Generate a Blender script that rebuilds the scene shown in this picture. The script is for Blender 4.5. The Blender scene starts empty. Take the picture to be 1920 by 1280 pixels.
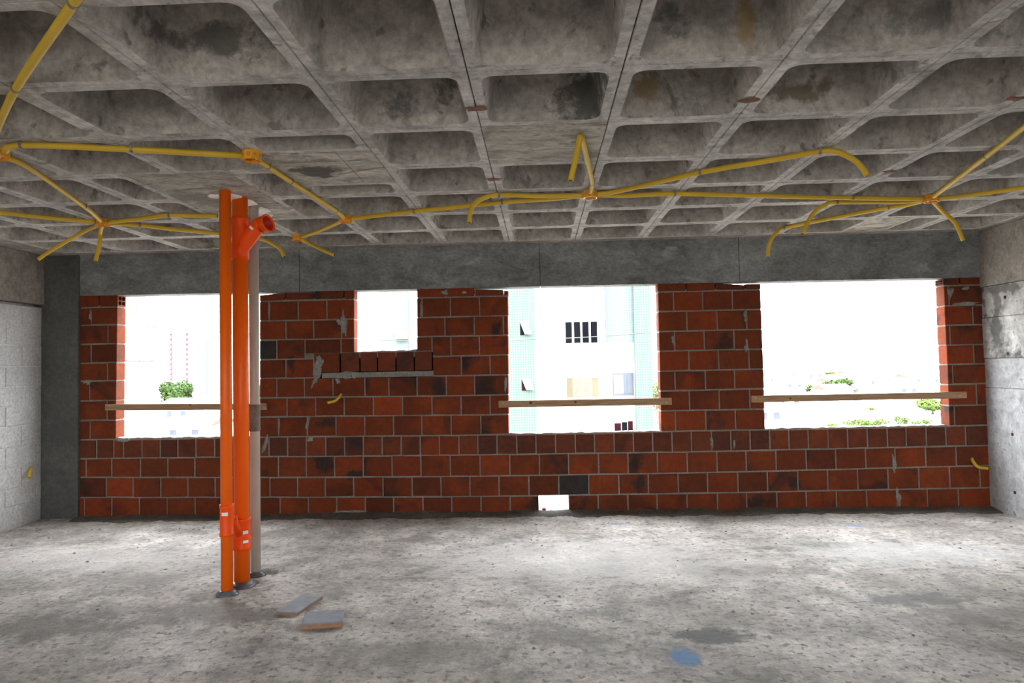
import bpy, bmesh, math, random
from mathutils import Vector, Matrix, noise

# ------------------------------------------------------------------ camera, world, exposure
SC = bpy.context.scene
COL = SC.collection
F_PX, PITCH, YAW, ROLL, CAMZ = 1267.8, 0.0343, -0.0408, -0.0195, 1.497
_cy, _sy, _cp, _sp = math.cos(YAW), math.sin(YAW), math.cos(PITCH), math.sin(PITCH)
FW = Vector((_sy * _cp, _cy * _cp, _sp))
_r = Vector((_cy, -_sy, 0.0))
_u = _r.cross(FW)
RT = _r * math.cos(ROLL) + _u * math.sin(ROLL)
UP = -_r * math.sin(ROLL) + _u * math.cos(ROLL)
CAM = Vector((0, 0, CAMZ))
cam_data = bpy.data.cameras.new('camera')
cam_data.sensor_fit = 'HORIZONTAL'
cam_data.sensor_width = 36.0
cam_data.lens = 36.0 * F_PX / 1920.0
cam_data.clip_end = 5000
cam_data.clip_start = 0.05
cam = bpy.data.objects.new('camera', cam_data)
M = Matrix((RT, UP, -FW)).transposed().to_4x4()
M.translation = CAM
cam.matrix_world = M
COL.objects.link(cam)
SC.camera = cam

SKY_STRENGTH = 24.0
EXPOSURE = 0.0
world = bpy.data.worlds.new('overcast_sky')
SC.world = world
world.use_nodes = True
wn = world.node_tree
bg = wn.nodes['Background']
# overcast sky: luminance rises from horizon to zenith as (1 + 2 sin e) / 3
_tc = wn.nodes.new('ShaderNodeTexCoord')
_sx = wn.nodes.new('ShaderNodeSeparateXYZ')
wn.links.new(_tc.outputs['Generated'], _sx.inputs[0])
_mr = wn.nodes.new('ShaderNodeMapRange')
_mr.inputs['From Min'].default_value = 0.0
_mr.inputs['From Max'].default_value = 1.0
_mr.inputs['To Min'].default_value = SKY_STRENGTH / 3
_mr.inputs['To Max'].default_value = SKY_STRENGTH
wn.links.new(_sx.outputs['Z'], _mr.inputs['Value'])
bg.inputs['Color'].default_value = (0.94, 0.97, 1.0, 1)
wn.links.new(_mr.outputs[0], bg.inputs['Strength'])
SC.view_settings.view_transform = 'Standard'
SC.view_settings.look = 'None'
SC.view_settings.gamma = 1.0
SC.view_settings.use_curve_mapping = False
SC.view_settings.exposure = EXPOSURE
try:
    SC.cycles.use_denoising = True
    SC.cycles.max_bounces = 10
    SC.cycles.diffuse_bounces = 8
    SC.cycles.sample_clamp_indirect = 8
except Exception:
    pass

# ------------------------------------------------------------------ surveying helpers (pixel -> point on a real plane)
def ray(x, y):
    return FW + RT * ((x - 960) / F_PX) + UP * ((640 - y) / F_PX)
def on_y(x, y, Y):
    d = ray(x, y)
    return CAM + d * (Y / d.y)
def on_z(x, y, Z):
    d = ray(x, y)
    return CAM + d * ((Z - CAMZ) / d.z)
def on_x(x, y, X):
    d = ray(x, y)
    return CAM + d * (X / d.x)

WALL_Y = 6.82          # inner face of the brick wall
WALL_T = 0.14
CEIL = 2.7215          # underside of the ribs
PITCH_G = 0.6509       # coffer pitch
GX0, GY0 = -0.2797, 2.773
LEFT_X, RIGHT_X = -5.144, 4.352
REAR_Y = -4.5

random.seed(7)

# ------------------------------------------------------------------ materials
def node_mat(name):
    m = bpy.data.materials.new(name)
    m.use_nodes = True
    nt = m.node_tree
    return m, nt, nt.nodes['Principled BSDF']

def pos(nt, scale=(1, 1, 1), space='WORLD'):
    mp = nt.nodes.new('ShaderNodeMapping')
    mp.inputs['Scale'].default_value = scale
    if space == 'WORLD':
        g = nt.nodes.new('ShaderNodeNewGeometry')
        nt.links.new(g.outputs['Position'], mp.inputs['Vector'])
    else:
        g = nt.nodes.new('ShaderNodeTexCoord')
        nt.links.new(g.outputs['Object'], mp.inputs['Vector'])
    return mp.outputs['Vector']

def nz(nt, vec, scale, detail=6, rough=0.6, dist=0.0):
    n = nt.nodes.new('ShaderNodeTexNoise')
    n.inputs['Scale'].default_value = scale
    n.inputs['Detail'].default_value = detail
    n.inputs['Roughness'].default_value = rough
    n.inputs['Distortion'].default_value = dist
    nt.links.new(vec, n.inputs['Vector'])
    return n.outputs['Fac']

def ramp(nt, fac, stops):
    r = nt.nodes.new('ShaderNodeValToRGB')
    el = r.color_ramp.elements
    while len(el) < len(stops):
        el.new(0.5)
    for e, (p, c) in zip(el, stops):
        e.position = p
        e.color = (c if len(c) == 4 else (*c, 1))
    nt.links.new(fac, r.inputs['Fac'])
    return r.outputs['Color']

def mix(nt, fac, a, b, mode='MIX'):
    m = nt.nodes.new('ShaderNodeMix')
    m.data_type = 'RGBA'
    m.blend_type = mode
    if isinstance(fac, (int, float)):
        m.inputs[0].default_value = fac
    else:
        nt.links.new(fac, m.inputs[0])
    for idx, v in ((6, a), (7, b)):
        if isinstance(v, tuple):
            m.inputs[idx].default_value = (*v, 1) if len(v) == 3 else v
        else:
            nt.links.new(v, m.inputs[idx])
    return m.outputs[2]

def bump(nt, bsdf, h, strength=0.3, dist=0.01):
    b = nt.nodes.new('ShaderNodeBump')
    b.inputs['Strength'].default_value = strength
    b.inputs['Distance'].default_value = dist
    nt.links.new(h, b.inputs['Height'])
    nt.links.new(b.outputs['Normal'], bsdf.inputs['Normal'])

def concrete(name, light, dark, stain=None, scale=1.2, stain_scale=0.9, stain_at=0.6, rough=0.9, bmp=0.35,
             stretch=(1, 1, 1), fine=30, patchy=0.0, pits=0.0, width=0.17, swirl=1.0, pit_at=0.62):
    m, nt, b = node_mat(name)
    v = pos(nt, stretch)
    big = nz(nt, v, scale, 8, 0.65, 0.4 * swirl)
    c = ramp(nt, big, [(0.5 - width, dark), (0.5 + width, light)])
    sp = nz(nt, v, fine, 4, 0.7)
    spc = ramp(nt, sp, [(0.3, (0.66, 0.66, 0.66)), (0.62, (1.08, 1.08, 1.08))])
    c = mix(nt, 1.0, c, spc, 'MULTIPLY')
    if patchy:
        pn = nz(nt, v, scale * 3.3, 10, 0.72, 1.0 * swirl)
        c = mix(nt, 1.0, c, ramp(nt, pn, [(0.36, (1 - patchy,) * 3), (0.5, (1, 1, 1)), (0.62, (1 + patchy * 0.7,) * 3)]), 'MULTIPLY')
    if pits:
        vn = nz(nt, v, pits, 3, 0.55, 0.3)
        c = mix(nt, ramp(nt, vn, [(pit_at, (0, 0, 0)), (pit_at + 0.07, (0.75, 0.75, 0.75))]), c, tuple(x * 0.45 for x in dark))
    if stain:
        sn = nz(nt, v, stain_scale, 7, 0.7, 1.2 * swirl)
        sf = ramp(nt, sn, [(stain_at, (0, 0, 0)), (stain_at + 0.08, (1, 1, 1))])
        c = mix(nt, sf, c, stain)
    nt.links.new(c, b.inputs['Base Color'])
    b.inputs['Roughness'].default_value = rough
    bump(nt, b, sp, bmp, 0.01)
    return m

def plain(name, col, rough=0.6, metallic=0.0, var=0.12, scale=8, bmp=0.0, spec=0.5):
    m, nt, b = node_mat(name)
    b.inputs['Specular IOR Level'].default_value = spec
    v = pos(nt)
    n = nz(nt, v, scale, 5, 0.6)
    lo = tuple(x * (1 - var) for x in col)
    hi = tuple(min(1, x * (1 + var)) for x in col)
    nt.links.new(ramp(nt, n, [(0.3, lo), (0.7, hi)]), b.inputs['Base Color'])
    b.inputs['Roughness'].default_value = rough
    b.inputs['Metallic'].default_value = metallic
    if bmp:
        bump(nt, b, n, bmp, 0.01)
    return m

def brick_mat(name, base, dark, burnt, axis):
    """fired clay: colour differs from brick to brick, burnt clouds, fine extrusion grooves"""
    m, nt, b = node_mat(name)
    v = pos(nt)
    oi = nt.nodes.new('ShaderNodeObjectInfo')
    rc = ramp(nt, oi.outputs['Random'], [(0.0, dark), (0.35, base), (0.7, tuple(x * 1.15 for x in base)),
                                         (1.0, (base[0] * 1.45, base[1] * 1.2, base[2]))])
    sh = nt.nodes.new('ShaderNodeVectorMath')
    sh.operation = 'MULTIPLY_ADD'
    nt.links.new(oi.outputs['Random'], sh.inputs[0])
    sh.inputs[1].default_value = (97.0, 31.0, 53.0)
    nt.links.new(v, sh.inputs[2])
    pv = sh.outputs[0]
    n4 = nz(nt, pv, 2.6, 3, 0.5, 0.5)
    rc = mix(nt, ramp(nt, n4, [(0.52, (0, 0, 0)), (0.70, (0.8, 0.8, 0.8))]), rc, (base[0] * 1.7, base[1] * 1.45, base[2] * 1.0))
    n2 = nz(nt, pv, 2.3, 4, 0.55, 0.8)
    c = mix(nt, ramp(nt, n2, [(0.57, (0, 0, 0)), (0.70, (0.92, 0.92, 0.92))]), rc, burnt)
    n1 = nz(nt, v, 25, 5, 0.65)
    c = mix(nt, 1.0, c, ramp(nt, n1, [(0.25, (0.75, 0.75, 0.75)), (0.7, (1.1, 1.1, 1.1))]), 'MULTIPLY')
    v2 = pos(nt, (1, 1, 0.45))
    n3 = nz(nt, v2, 7, 9, 0.75, 1.5)
    c = mix(nt, ramp(nt, n3, [(0.62, (0, 0, 0)), (0.75, (0.5, 0.5, 0.5))]), c, (0.16, 0.09, 0.065))
    nt.links.new(c, b.inputs['Base Color'])
    b.inputs['Roughness'].default_value = 0.85
    b.inputs['Specular IOR Level'].default_value = 0.2
    w = nt.nodes.new('ShaderNodeTexWave')
    w.wave_type = 'BANDS'
    w.bands_direction = axis
    w.inputs['Scale'].default_value = 18
    w.inputs['Distortion'].default_value = 0.4
    nt.links.new(v, w.inputs['Vector'])
    bump(nt, b, w.outputs['Fac'], 0.25, 0.004)
    return m

def paint_patches(mat, patches):
    """stains of a fixed place and outline: (x, y, z, rx, ry, rz, colour, strength)"""
    nt = mat.node_tree
    b = nt.nodes['Principled BSDF']
    src = b.inputs['Base Color'].links[0].from_socket
    g = nt.nodes.new('ShaderNodeNewGeometry')
    warp = nt.nodes.new('ShaderNodeTexNoise')
    warp.inputs['Scale'].default_value = 6
    warp.inputs['Detail'].default_value = 9
    warp.inputs['Roughness'].default_value = 0.7
    nt.links.new(g.outputs['Position'], warp.inputs['Vector'])
    for (x, y, z, rx, ry, rz, col, st) in patches:
        mp = nt.nodes.new('ShaderNodeMapping')
        mp.vector_type = 'POINT'
        mp.inputs['Location'].default_value = (-x / rx, -y / ry, -z / rz)
        mp.inputs['Scale'].default_value = (1 / rx, 1 / ry, 1 / rz)
        nt.links.new(g.outputs['Position'], mp.inputs['Vector'])
        ln = nt.nodes.new('ShaderNodeVectorMath')
        ln.operation = 'LENGTH'
        nt.links.new(mp.outputs['Vector'], ln.inputs[0])
        ad = nt.nodes.new('ShaderNodeMath')
        ad.operation = 'MULTIPLY_ADD'
        nt.links.new(warp.outputs['Fac'], ad.inputs[0])
        ad.inputs[1].default_value = 4.2
        nt.links.new(ln.outputs['Value'], ad.inputs[2])
        f = ramp(nt, ad.outputs[0], [(0.0, (st, st, st)), (1.0, (0, 0, 0))])
        # ramp runs 0..1: shift so the patch edge sits near length 1
        sub = nt.nodes.new('ShaderNodeMath')
        sub.operation = 'SUBTRACT'
        nt.links.new(ad.outputs[0], sub.inputs[0])
        sub.inputs[1].default_value = 2.6
        sub.use_clamp = True
        f.node.color_ramp.elements[0].position = 0.15
        f.node.color_ramp.elements[1].position = 0.75
        nt.links.new(sub.outputs[0], f.node.inputs['Fac'])
        src = mix(nt, f, src, col)
    nt.links.new(src, b.inputs['Base Color'])

MAT = {}
MAT['ceiling'] = concrete('ribbed_slab_concrete', (0.44, 0.40, 0.36), (0.27, 0.243, 0.215), (0.13, 0.113, 0.086), 1.6, 1.3, 0.60, fine=24, patchy=0.27, pits=10)
MAT['rib'] = concrete('grout_smeared_rib_concrete', (0.58, 0.545, 0.505), (0.38, 0.355, 0.325), (0.20, 0.18, 0.155), 1.8, 2.2, 0.61, fine=24, patchy=0.3, pits=12)
MAT['panel'] = concrete('plywood_marked_concrete', (0.52, 0.47, 0.40), (0.31, 0.28, 0.235), (0.17, 0.15, 0.12), 1.6, 1.6, 0.56, stretch=(0.8, 1.6, 1), fine=30, patchy=0.4, pits=12)
MAT['beam'] = concrete('grey_beam_concrete', (0.255, 0.257, 0.248), (0.132, 0.133, 0.130), (0.31, 0.31, 0.30), 1.3, 1.0, 0.60, stretch=(1, 1, 1.6), patchy=0.3)
MAT['brown_beam'] = concrete('brown_beam_concrete', (0.36, 0.32, 0.285), (0.21, 0.185, 0.16), (0.44, 0.41, 0.38), 1.2, 1.5, 0.62, patchy=0.25)
MAT['column'] = concrete('column_concrete', (0.115, 0.113, 0.105), (0.072, 0.070, 0.065), None, 1.4)
MAT['white_concrete'] = concrete('lime_washed_concrete', (0.58, 0.59, 0.605), (0.38, 0.38, 0.385), (0.24, 0.24, 0.23), 1.5, 1.0, 0.585, fine=14, patchy=0.2, pits=14)
MAT['mottled_concrete'] = concrete('mottled_concrete', (0.64, 0.63, 0.61), (0.34, 0.33, 0.31), (0.12, 0.12, 0.11), 2.2, 2.6, 0.55, fine=14, swirl=0.35, patchy=0.3, pits=16)
MAT['floor'] = concrete('rough_floor_concrete', (0.575, 0.54, 0.50), (0.325, 0.30, 0.27), (0.21, 0.19, 0.168), 0.9, 1.3, 0.62, rough=0.8, bmp=0.9, fine=26, patchy=0.40, pits=22, width=0.1, swirl=0.2, pit_at=0.57)
MAT['block'] = concrete('cement_block', (0.60, 0.60, 0.595), (0.44, 0.44, 0.435), None, 2.0, fine=40)
MAT['block_mortar'] = concrete('block_mortar', (0.68, 0.66, 0.63), (0.50, 0.48, 0.45), None, 3.0, fine=40)
MAT['mortar'] = concrete('brick_mortar', (0.27, 0.235, 0.195), (0.165, 0.14, 0.115), None, 3.0, fine=40)
MAT['smear'] = concrete('mortar_smear', (0.28, 0.265, 0.235), (0.19, 0.175, 0.155), None, 5.0, fine=50)
MAT['shaded_droppings'] = concrete('shadow_dark_mortar_droppings', (0.15, 0.13, 0.108), (0.085, 0.073, 0.06), None, 5.0, fine=45, patchy=0.3, bmp=0.8)  # mortar droppings, darkened so the colour also holds the shadow below the sills
MAT['brick'] = brick_mat('red_clay_brick', (0.132, 0.0285, 0.0095), (0.096, 0.0235, 0.0105), (0.026, 0.019, 0.017), 'X')
MAT['sill_brick'] = brick_mat('grooved_clay_brick', (0.110, 0.030, 0.0145), (0.080, 0.0265, 0.0165), (0.030, 0.021, 0.019), 'Z')
MAT['brick_hole'] = plain('brick_cavity', (0.06, 0.02, 0.012), 0.95)
MAT['conduit'] = plain('yellow_corrugated_plastic', (0.60, 0.375, 0.018), 0.6, 0, 0.06, 4)
MAT['box'] = plain('orange_yellow_box_plastic', (0.78, 0.33, 0.02), 0.4, 0, 0.1, 12)
MAT['knockout'] = plain('orange_knockout_plastic', (0.60, 0.24, 0.015), 0.45, 0, 0.1, 12)
MAT['clamp'] = plain('galvanised_strip', (0.22, 0.20, 0.17), 0.5, 0.6, 0.2, 30)
MAT['screw'] = plain('zinc_screw', (0.65, 0.62, 0.58), 0.35, 0.8, 0.1, 30)
MAT['orange_pipe'] = plain('orange_pvc', (0.92, 0.138, 0.003), 0.4, 0, 0.06, 2, spec=0.3)
MAT['red_orange'] = plain('bright_orange_fitting', (0.90, 0.085, 0.002), 0.45, 0, 0.05, 3, spec=0.25)
MAT['pipe_inside'] = plain('fitting_inside', (0.55, 0.03, 0.006), 0.5)
MAT['beige_pipe'] = plain('beige_pvc', (0.52, 0.47, 0.40), 0.4, 0, 0.1, 3)
MAT['tape'] = plain('muddy_tape', (0.20, 0.175, 0.135), 0.8, 0, 0.35, 20)
MAT['collar'] = plain('dark_wet_mortar', (0.10, 0.105, 0.115), 0.35, 0, 0.3, 25, 0.3)
MAT['sticker'] = plain('white_sticker', (0.8, 0.8, 0.82), 0.5)
MAT['foam'] = plain('pinkish_foam', (0.90, 0.80, 0.74), 0.9, 0, 0.15, 18, 0.5)
MAT['tile_glaze'] = plain('grey_glaze', (0.19, 0.20, 0.235), 0.55, 0, 0.25, 14)
MAT['tile_body'] = plain('terracotta_body', (0.30, 0.165, 0.09), 0.9, 0, 0.25, 20)
MAT['crumb'] = concrete('crumb_concrete', (0.36, 0.34, 0.31), (0.2, 0.185, 0.165), None, 4.0)
MAT['blue'] = plain('blue_chalk', (0.16, 0.30, 0.50), 0.9, 0, 0.2, 30)
MAT['rust'] = concrete('rusty_brick_shim', (0.26, 0.10, 0.055), (0.10, 0.055, 0.04), None, 14)

def wood_mat():
    m, nt, b = node_mat('pine_board')
    v = pos(nt, (0.8, 6, 9))
    n = nz(nt, v, 5, 6, 0.6, 0.8)
    c = ramp(nt, n, [(0.3, (0.23, 0.125, 0.062)), (0.55, (0.36, 0.21, 0.11)), (0.75, (0.44, 0.28, 0.16))])
    nt.links.new(c, b.inputs['Base Color'])
    b.inputs['Roughness'].default_value = 0.75
    bump(nt, b, n, 0.2, 0.003)
    return m
MAT['wood'] = wood_mat()
MAT['knot'] = plain('wood_knot', (0.09, 0.045, 0.022), 0.8)

def tiled(name, col, grout, size):
    m, nt, b = node_mat(name)
    v = pos(nt)
    sw = nt.nodes.new('ShaderNodeSeparateXYZ')
    nt.links.new(v, sw.inputs[0])
    cb = nt.nodes.new('ShaderNodeCombineXYZ')
    ad = nt.nodes.new('ShaderNodeMath')
    nt.links.new(sw.outputs['X'], ad.inputs[0])
    nt.links.new(sw.outputs['Y'], ad.inputs[1])
    nt.links.new(ad.outputs[0], cb.inputs['X'])
    nt.links.new(sw.outputs['Z'], cb.inputs['Y'])
    br = nt.nodes.new('ShaderNodeTexBrick')
    br.offset = 0.0
    br.inputs['Scale'].default_value = 1.0
    br.inputs['Brick Width'].default_value = size
    br.inputs['Row Height'].default_value = size
    br.inputs['Mortar Size'].default_value = size * 0.09
    br.inputs['Color1'].default_value = (*col, 1)
    br.inputs['Color2'].default_value = (*[x * 0.93 for x in col], 1)
    br.inputs['Mortar'].default_value = (*grout, 1)
    nt.links.new(cb.outputs[0], br.inputs['Vector'])
    nt.links.new(br.outputs['Color'], b.inputs['Base Color'])
    b.inputs['Roughness'].default_value = 0.8
    b.inputs['Specular IOR Level'].default_value = 0.05
    return m
MAT['green_tile'] = tiled('green_ceramic_facade', (0.078, 0.125, 0.098), (0.135, 0.16, 0.15), 0.13)
MAT['cyan_tile'] = tiled('pale_cyan_facade', (0.115, 0.150, 0.152), (0.15, 0.17, 0.17), 0.13)
MAT['white_render'] = plain('white_render', (0.72, 0.71, 0.69), 0.8, 0, 0.06, 0.6)
MAT['cream_render'] = concrete('stained_cream_render', (0.30, 0.29, 0.28), (0.16, 0.155, 0.145), (0.11, 0.10, 0.09), 0.25, 0.35, 0.70, stretch=(1, 1, 0.5), fine=3)
MAT['beige_render'] = plain('beige_render', (0.15, 0.125, 0.085), 0.8)
MAT['dark_glass'] = plain('dark_window_opening', (0.004, 0.0045, 0.006), 0.9, 0, 0.3, 0.7, spec=0.03)
MAT['warm_glass'] = plain('warm_curtain_glass', (0.115, 0.095, 0.062), 0.6, 0, 0.2, 0.9, spec=0.03)
MAT['cream_glass'] = plain('cream_curtain_glass', (0.115, 0.108, 0.085), 0.6, 0, 0.2, 0.9, spec=0.03)
MAT['pale_glass'] = plain('pale_frosted_glass', (0.09, 0.10, 0.12), 0.6, 0, 0.1, 1, spec=0.03)
MAT['maroon'] = plain('maroon_curtain', (0.016, 0.004, 0.006), 0.9, 0, 0.5, 1.5, spec=0.03)
MAT['frame_white'] = plain('white_window_frame', (0.6, 0.6, 0.6), 0.4)
MAT['red_stripe'] = plain('red_tower_stripe', (0.19, 0.11, 0.135), 0.8, spec=0.03)
MAT['cyan_stripe'] = plain('cyan_tower_stripe', (0.10, 0.145, 0.155), 0.8, spec=0.03)
MAT['roof_red'] = plain('clay_roof', (0.15, 0.095, 0.075), 0.9, 0, 0.3, 1, spec=0.03)
MAT['roof_grey'] = plain('fibre_cement_roof', (0.13, 0.135, 0.145), 0.9, 0, 0.2, 1, spec=0.03)
MAT['ground'] = concrete('pale_earth', (0.30, 0.29, 0.27), (0.16, 0.155, 0.14), (0.09, 0.115, 0.06), 0.02, 0.012, 0.60, fine=0.4)
MAT['leaf'] = plain('green_leaves', (0.040, 0.066, 0.022), 0.6, 0, 0.5, 0.8, spec=0.03)
MAT['leaf_light'] = plain('light_green_leaves', (0.075, 0.110, 0.03), 0.6, 0, 0.45, 0.6, spec=0.03)
MAT['bark'] = plain('bark', (0.12, 0.08, 0.05), 0.9)
MAT['cable'] = plain('black_cable', (0.06, 0.06, 0.06), 0.6)

# ------------------------------------------------------------------ object helpers
def tag(o, label=None, cat=None, group=None, kind=None):
    if label: o['label'] = label
    if cat: o['category'] = cat
    if group: o['group'] = group
    if kind: o['kind'] = kind
    return o

def empty(name, loc=(0, 0, 0), label=None, cat=None, group=None, kind=None):
    o = bpy.data.objects.new(name, None)
    o.empty_display_size = 0.1
    o.location = loc
    COL.objects.link(o)
    return tag(o, label, cat, group, kind)

def link(name, me, mat, parent=None):
    o = bpy.data.objects.new(name, me)
    if mat is not None and not me.materials:
        me.materials.append(mat)
    COL.objects.link(o)
    if parent is not None:
        o.parent = parent
        off = Vector((0, 0, 0))
        p = parent
        while p is not None:
            off += p.location
            p = p.parent
        o.location = -off          # meshes are built in world coordinates
    return o

def mesh(name, verts, faces, mat, parent=None, smooth=False):
    me = bpy.data.meshes.new(name)
    me.from_pydata([tuple(v) for v in verts], [], faces)
    me.update()
    if smooth:
        for p in me.polygons: p.use_smooth = True
    return link(name, me, mat, parent)

def from_bm(name, bm, mat, parent=None, smooth=False):
    me = bpy.data.meshes.new(name)
    bmesh.ops.recalc_face_normals(bm, faces=bm.faces)
    bm.to_mesh(me)
    bm.free()
    if smooth:
        for p in me.polygons: p.use_smooth = True
    return link(name, me, mat, parent)

def bm_box(bm, lo, hi, bev=0.0):
    x0, y0, z0 = lo; x1, y1, z1 = hi
    vs = [bm.verts.new(p) for p in ((x0, y0, z0), (x1, y0, z0), (x1, y1, z0), (x0, y1, z0),
                                    (x0, y0, z1), (x1, y0, z1), (x1, y1, z1), (x0, y1, z1))]
    fs = [bm.faces.new([vs[i] for i in f]) for f in ((0, 3, 2, 1), (4, 5, 6, 7), (0, 1, 5, 4), (1, 2, 6, 5), (2, 3, 7, 6), (3, 0, 4, 7))]
    if bev > 0:
        es = list({e for f in fs for e in f.edges})
        bmesh.ops.bevel(bm, geom=es, offset=bev, segments=1, affect='EDGES')

def box(name, lo, hi, mat, parent=None, bev=0.0):
    bm = bmesh.new()
    bm_box(bm, lo, hi, bev)
    return from_bm(name, bm, mat, parent)

def smooth_path(pts, n=6):
    """Catmull-Rom through the points"""
    P = [Vector(p) for p in pts]
    if len(P) < 3: return P
    out = []
    for i in range(len(P) - 1):
        p0 = P[i - 1] if i else P[0] * 2 - P[1]
        p1, p2 = P[i], P[i + 1]
        p3 = P[i + 2] if i + 2 < len(P) else P[-1] * 2 - P[-2]
        for k in range(n):
            t = k / n
            out.append(0.5 * ((2 * p1) + (p2 - p0) * t + (2 * p0 - 5 * p1 + 4 * p2 - p3) * t * t + (3 * p1 - p0 - 3 * p2 + p3) * t ** 3))
    out.append(P[-1])
    return out

def bm_tube(bm, path, rad, seg=10, hollow=0.0, cap=True):
    P = [Vector(p) for p in path]
    rads = rad if isinstance(rad, (list, tuple)) else [rad] * len(P)
    rings = []
    ref = Vector((0, 0, 1))
    d0 = (P[1] - P[0]).normalized()
    if abs(d0.dot(ref)) > 0.95: ref = Vector((1, 0, 0))
    for i, p in enumerate(P):
        d = (P[min(i + 1, len(P) - 1)] - P[max(i - 1, 0)]).normalized()
        a = d.cross(ref)
        if a.length < 1e-4: a = d.cross(Vector((0, 1, 0)))
        a.normalize()
        b = a.cross(d).normalized()
        ref = b
        rings.append([bm.verts.new(p + (a * math.cos(2 * math.pi * k / seg) + b * math.sin(2 * math.pi * k / seg)) * rads[i]) for k in range(seg)])
    for r0, r1 in zip(rings, rings[1:]):
        for k in range(seg):
            bm.faces.new((r0[k], r0[(k + 1) % seg], r1[(k + 1) % seg], r1[k]))
    if cap:
        bm.faces.new(list(reversed(rings[0])))
        bm.faces.new(rings[-1])
    return rings

def tube(name, path, rad, mat, parent=None, seg=10, cap=True):
    bm = bmesh.new()
    bm_tube(bm, path, rad, seg, cap=cap)
    return from_bm(name, bm, mat, parent, smooth=True)

def bm_axis_lathe(bm, org, axis, profile, seg=28):
    a = axis.orthogonal().normalized(); b = axis.cross(a).normalized()
    rings = [[bm.verts.new(org + axis * h + (a * math.cos(2 * math.pi * k / seg) + b * math.sin(2 * math.pi * k / seg)) * r) for k in range(seg)] for r, h in profile]
    for r0, r1 in zip(rings, rings[1:]):
        for k in range(seg): bm.faces.new((r0[k], r0[(k + 1) % seg], r1[(k + 1) % seg], r1[k]))
    return rings

def lathe(name, base, profile, mat, parent=None, seg=20):
    """profile: list of (radius, height) above base"""
    bm = bmesh.new()
    rings = []
    for r, h in profile:
        rings.append([bm.verts.new((base[0] + r * math.cos(2 * math.pi * k / seg), base[1] + r * math.sin(2 * math.pi * k / seg), base[2] + h)) for k in range(seg)])
    for r0, r1 in zip(rings, rings[1:]):
        for k in range(seg):
            bm.faces.new((r0[k], r0[(k + 1) % seg], r1[(k + 1) % seg], r1[k]))
    bm.faces.new(rings[0]); bm.faces.new(rings[-1])
    o = from_bm(name, bm, mat, parent)
    for p in o.data.polygons:
        p.use_smooth = len(p.vertices) == 4
    return o

# ------------------------------------------------------------------ FLOOR
HOLE = on_z(505, 1071, 0)
def floor_h(x, y):
    h = 0.006 * noise.noise((x * 0.8, y * 0.8, 0)) + 0.004 * noise.noise((x * 3.1, y * 3.1, 4)) + 0.0035 * noise.noise((x * 9, y * 9, 9))
    h += 0.0025 * noise.noise((x * 21, y * 21, 3))
    d = WALL_Y - y
    if d < 0.35:                                   # mortar droppings along the foot of the wall
        h += 0.022 * (1 - d / 0.35) ** 2 * (0.6 + 0.8 * abs(noise.noise((x * 2.3, y * 4, 1))))
    dx, dy = (x - HOLE.x) / 0.085, (y - HOLE.y) / 0.06
    q = dx * dx + dy * dy
    if q < 1.6: h -= 0.05 * max(0, 1 - q / 1.6)
    return h
floor = empty('floor', kind='structure', label='rough bare concrete floor with pale dusty patches')
def build_floor():
    x0, x1, y0, y1, st = LEFT_X - 0.05, RIGHT_X + 0.05, 0.6, WALL_Y + 0.02, 0.031
    nx, ny = int((x1 - x0) / st), int((y1 - y0) / st)
    vs = []
    for j in range(ny + 1):
        for i in range(nx + 1):
            x, y = x0 + (x1 - x0) * i / nx, y0 + (y1 - y0) * j / ny
            vs.append((x, y, floor_h(x, y)))
    fs = [(j * (nx + 1) + i, j * (nx + 1) + i + 1, (j + 1) * (nx + 1) + i + 1, (j + 1) * (nx + 1) + i) for j in range(ny) for i in range(nx)]
    mesh('floor_surface', vs, fs, MAT['floor'], floor, smooth=True)
    box('floor_slab', (LEFT_X - 0.2, REAR_Y - 0.2, -0.3), (RIGHT_X + 0.2, WALL_Y + WALL_T, -0.06), MAT['floor'], floor)
    vs = [(x0, REAR_Y, 0), (x1, REAR_Y, 0), (x1, 0.62, 0), (x0, 0.62, 0)]
    mesh('floor_rear_surface', vs, [(0, 1, 2, 3)], MAT['floor'], floor)
build_floor()
def fp(x, y):
    return on_z(x, y, 0.0)
fl = []
for (px, py, rx, ry, col, st) in (
        (1283, 1233, 0.075, 0.10, (0.10, 0.23, 0.42), 0.9),
        (1330, 1192, 0.26, 0.10, (0.115, 0.112, 0.11), 0.9),
        (1160, 982, 0.10, 0.05, (0.16, 0.26, 0.42), 0.6),
        (1608, 985, 0.10, 0.05, (0.18, 0.30, 0.46), 0.6),
        (1400, 1068, 0.55, 0.13, (0.20, 0.18, 0.155), 0.75),
        (1555, 1022, 0.22, 0.11, (0.16, 0.155, 0.15), 0.8),
        (1725, 1125, 0.30, 0.12, (0.14, 0.135, 0.13), 0.75),
        (1800, 1150, 0.35, 0.10, (0.22, 0.20, 0.18), 0.6),
        (80, 1175, 0.45, 0.16, (0.17, 0.155, 0.135), 0.75),
        (410, 1150, 0.55, 0.20, (0.19, 0.175, 0.155), 0.75),
        (270, 1085, 0.35, 0.13, (0.24, 0.22, 0.195), 0.6),
        (780, 1010, 0.30, 0.11, (0.22, 0.20, 0.18), 0.7),
        (1060, 1195, 0.30, 0.14, (0.19, 0.175, 0.155), 0.6),
        (760, 1225, 0.45, 0.18, (0.22, 0.205, 0.185), 0.5),
        (1100, 1050, 1.2, 0.55, (0.60, 0.585, 0.56), 0.5),
        (1700, 1035, 0.8, 0.3, (0.60, 0.60, 0.60), 0.5),
        (150, 1050, 1.0, 0.35, (0.55, 0.53, 0.51), 0.5)):
    p = fp(px, py)
    fl.append((p.x, p.y, 0.0, rx, ry, 1.0, col, st))
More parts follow.
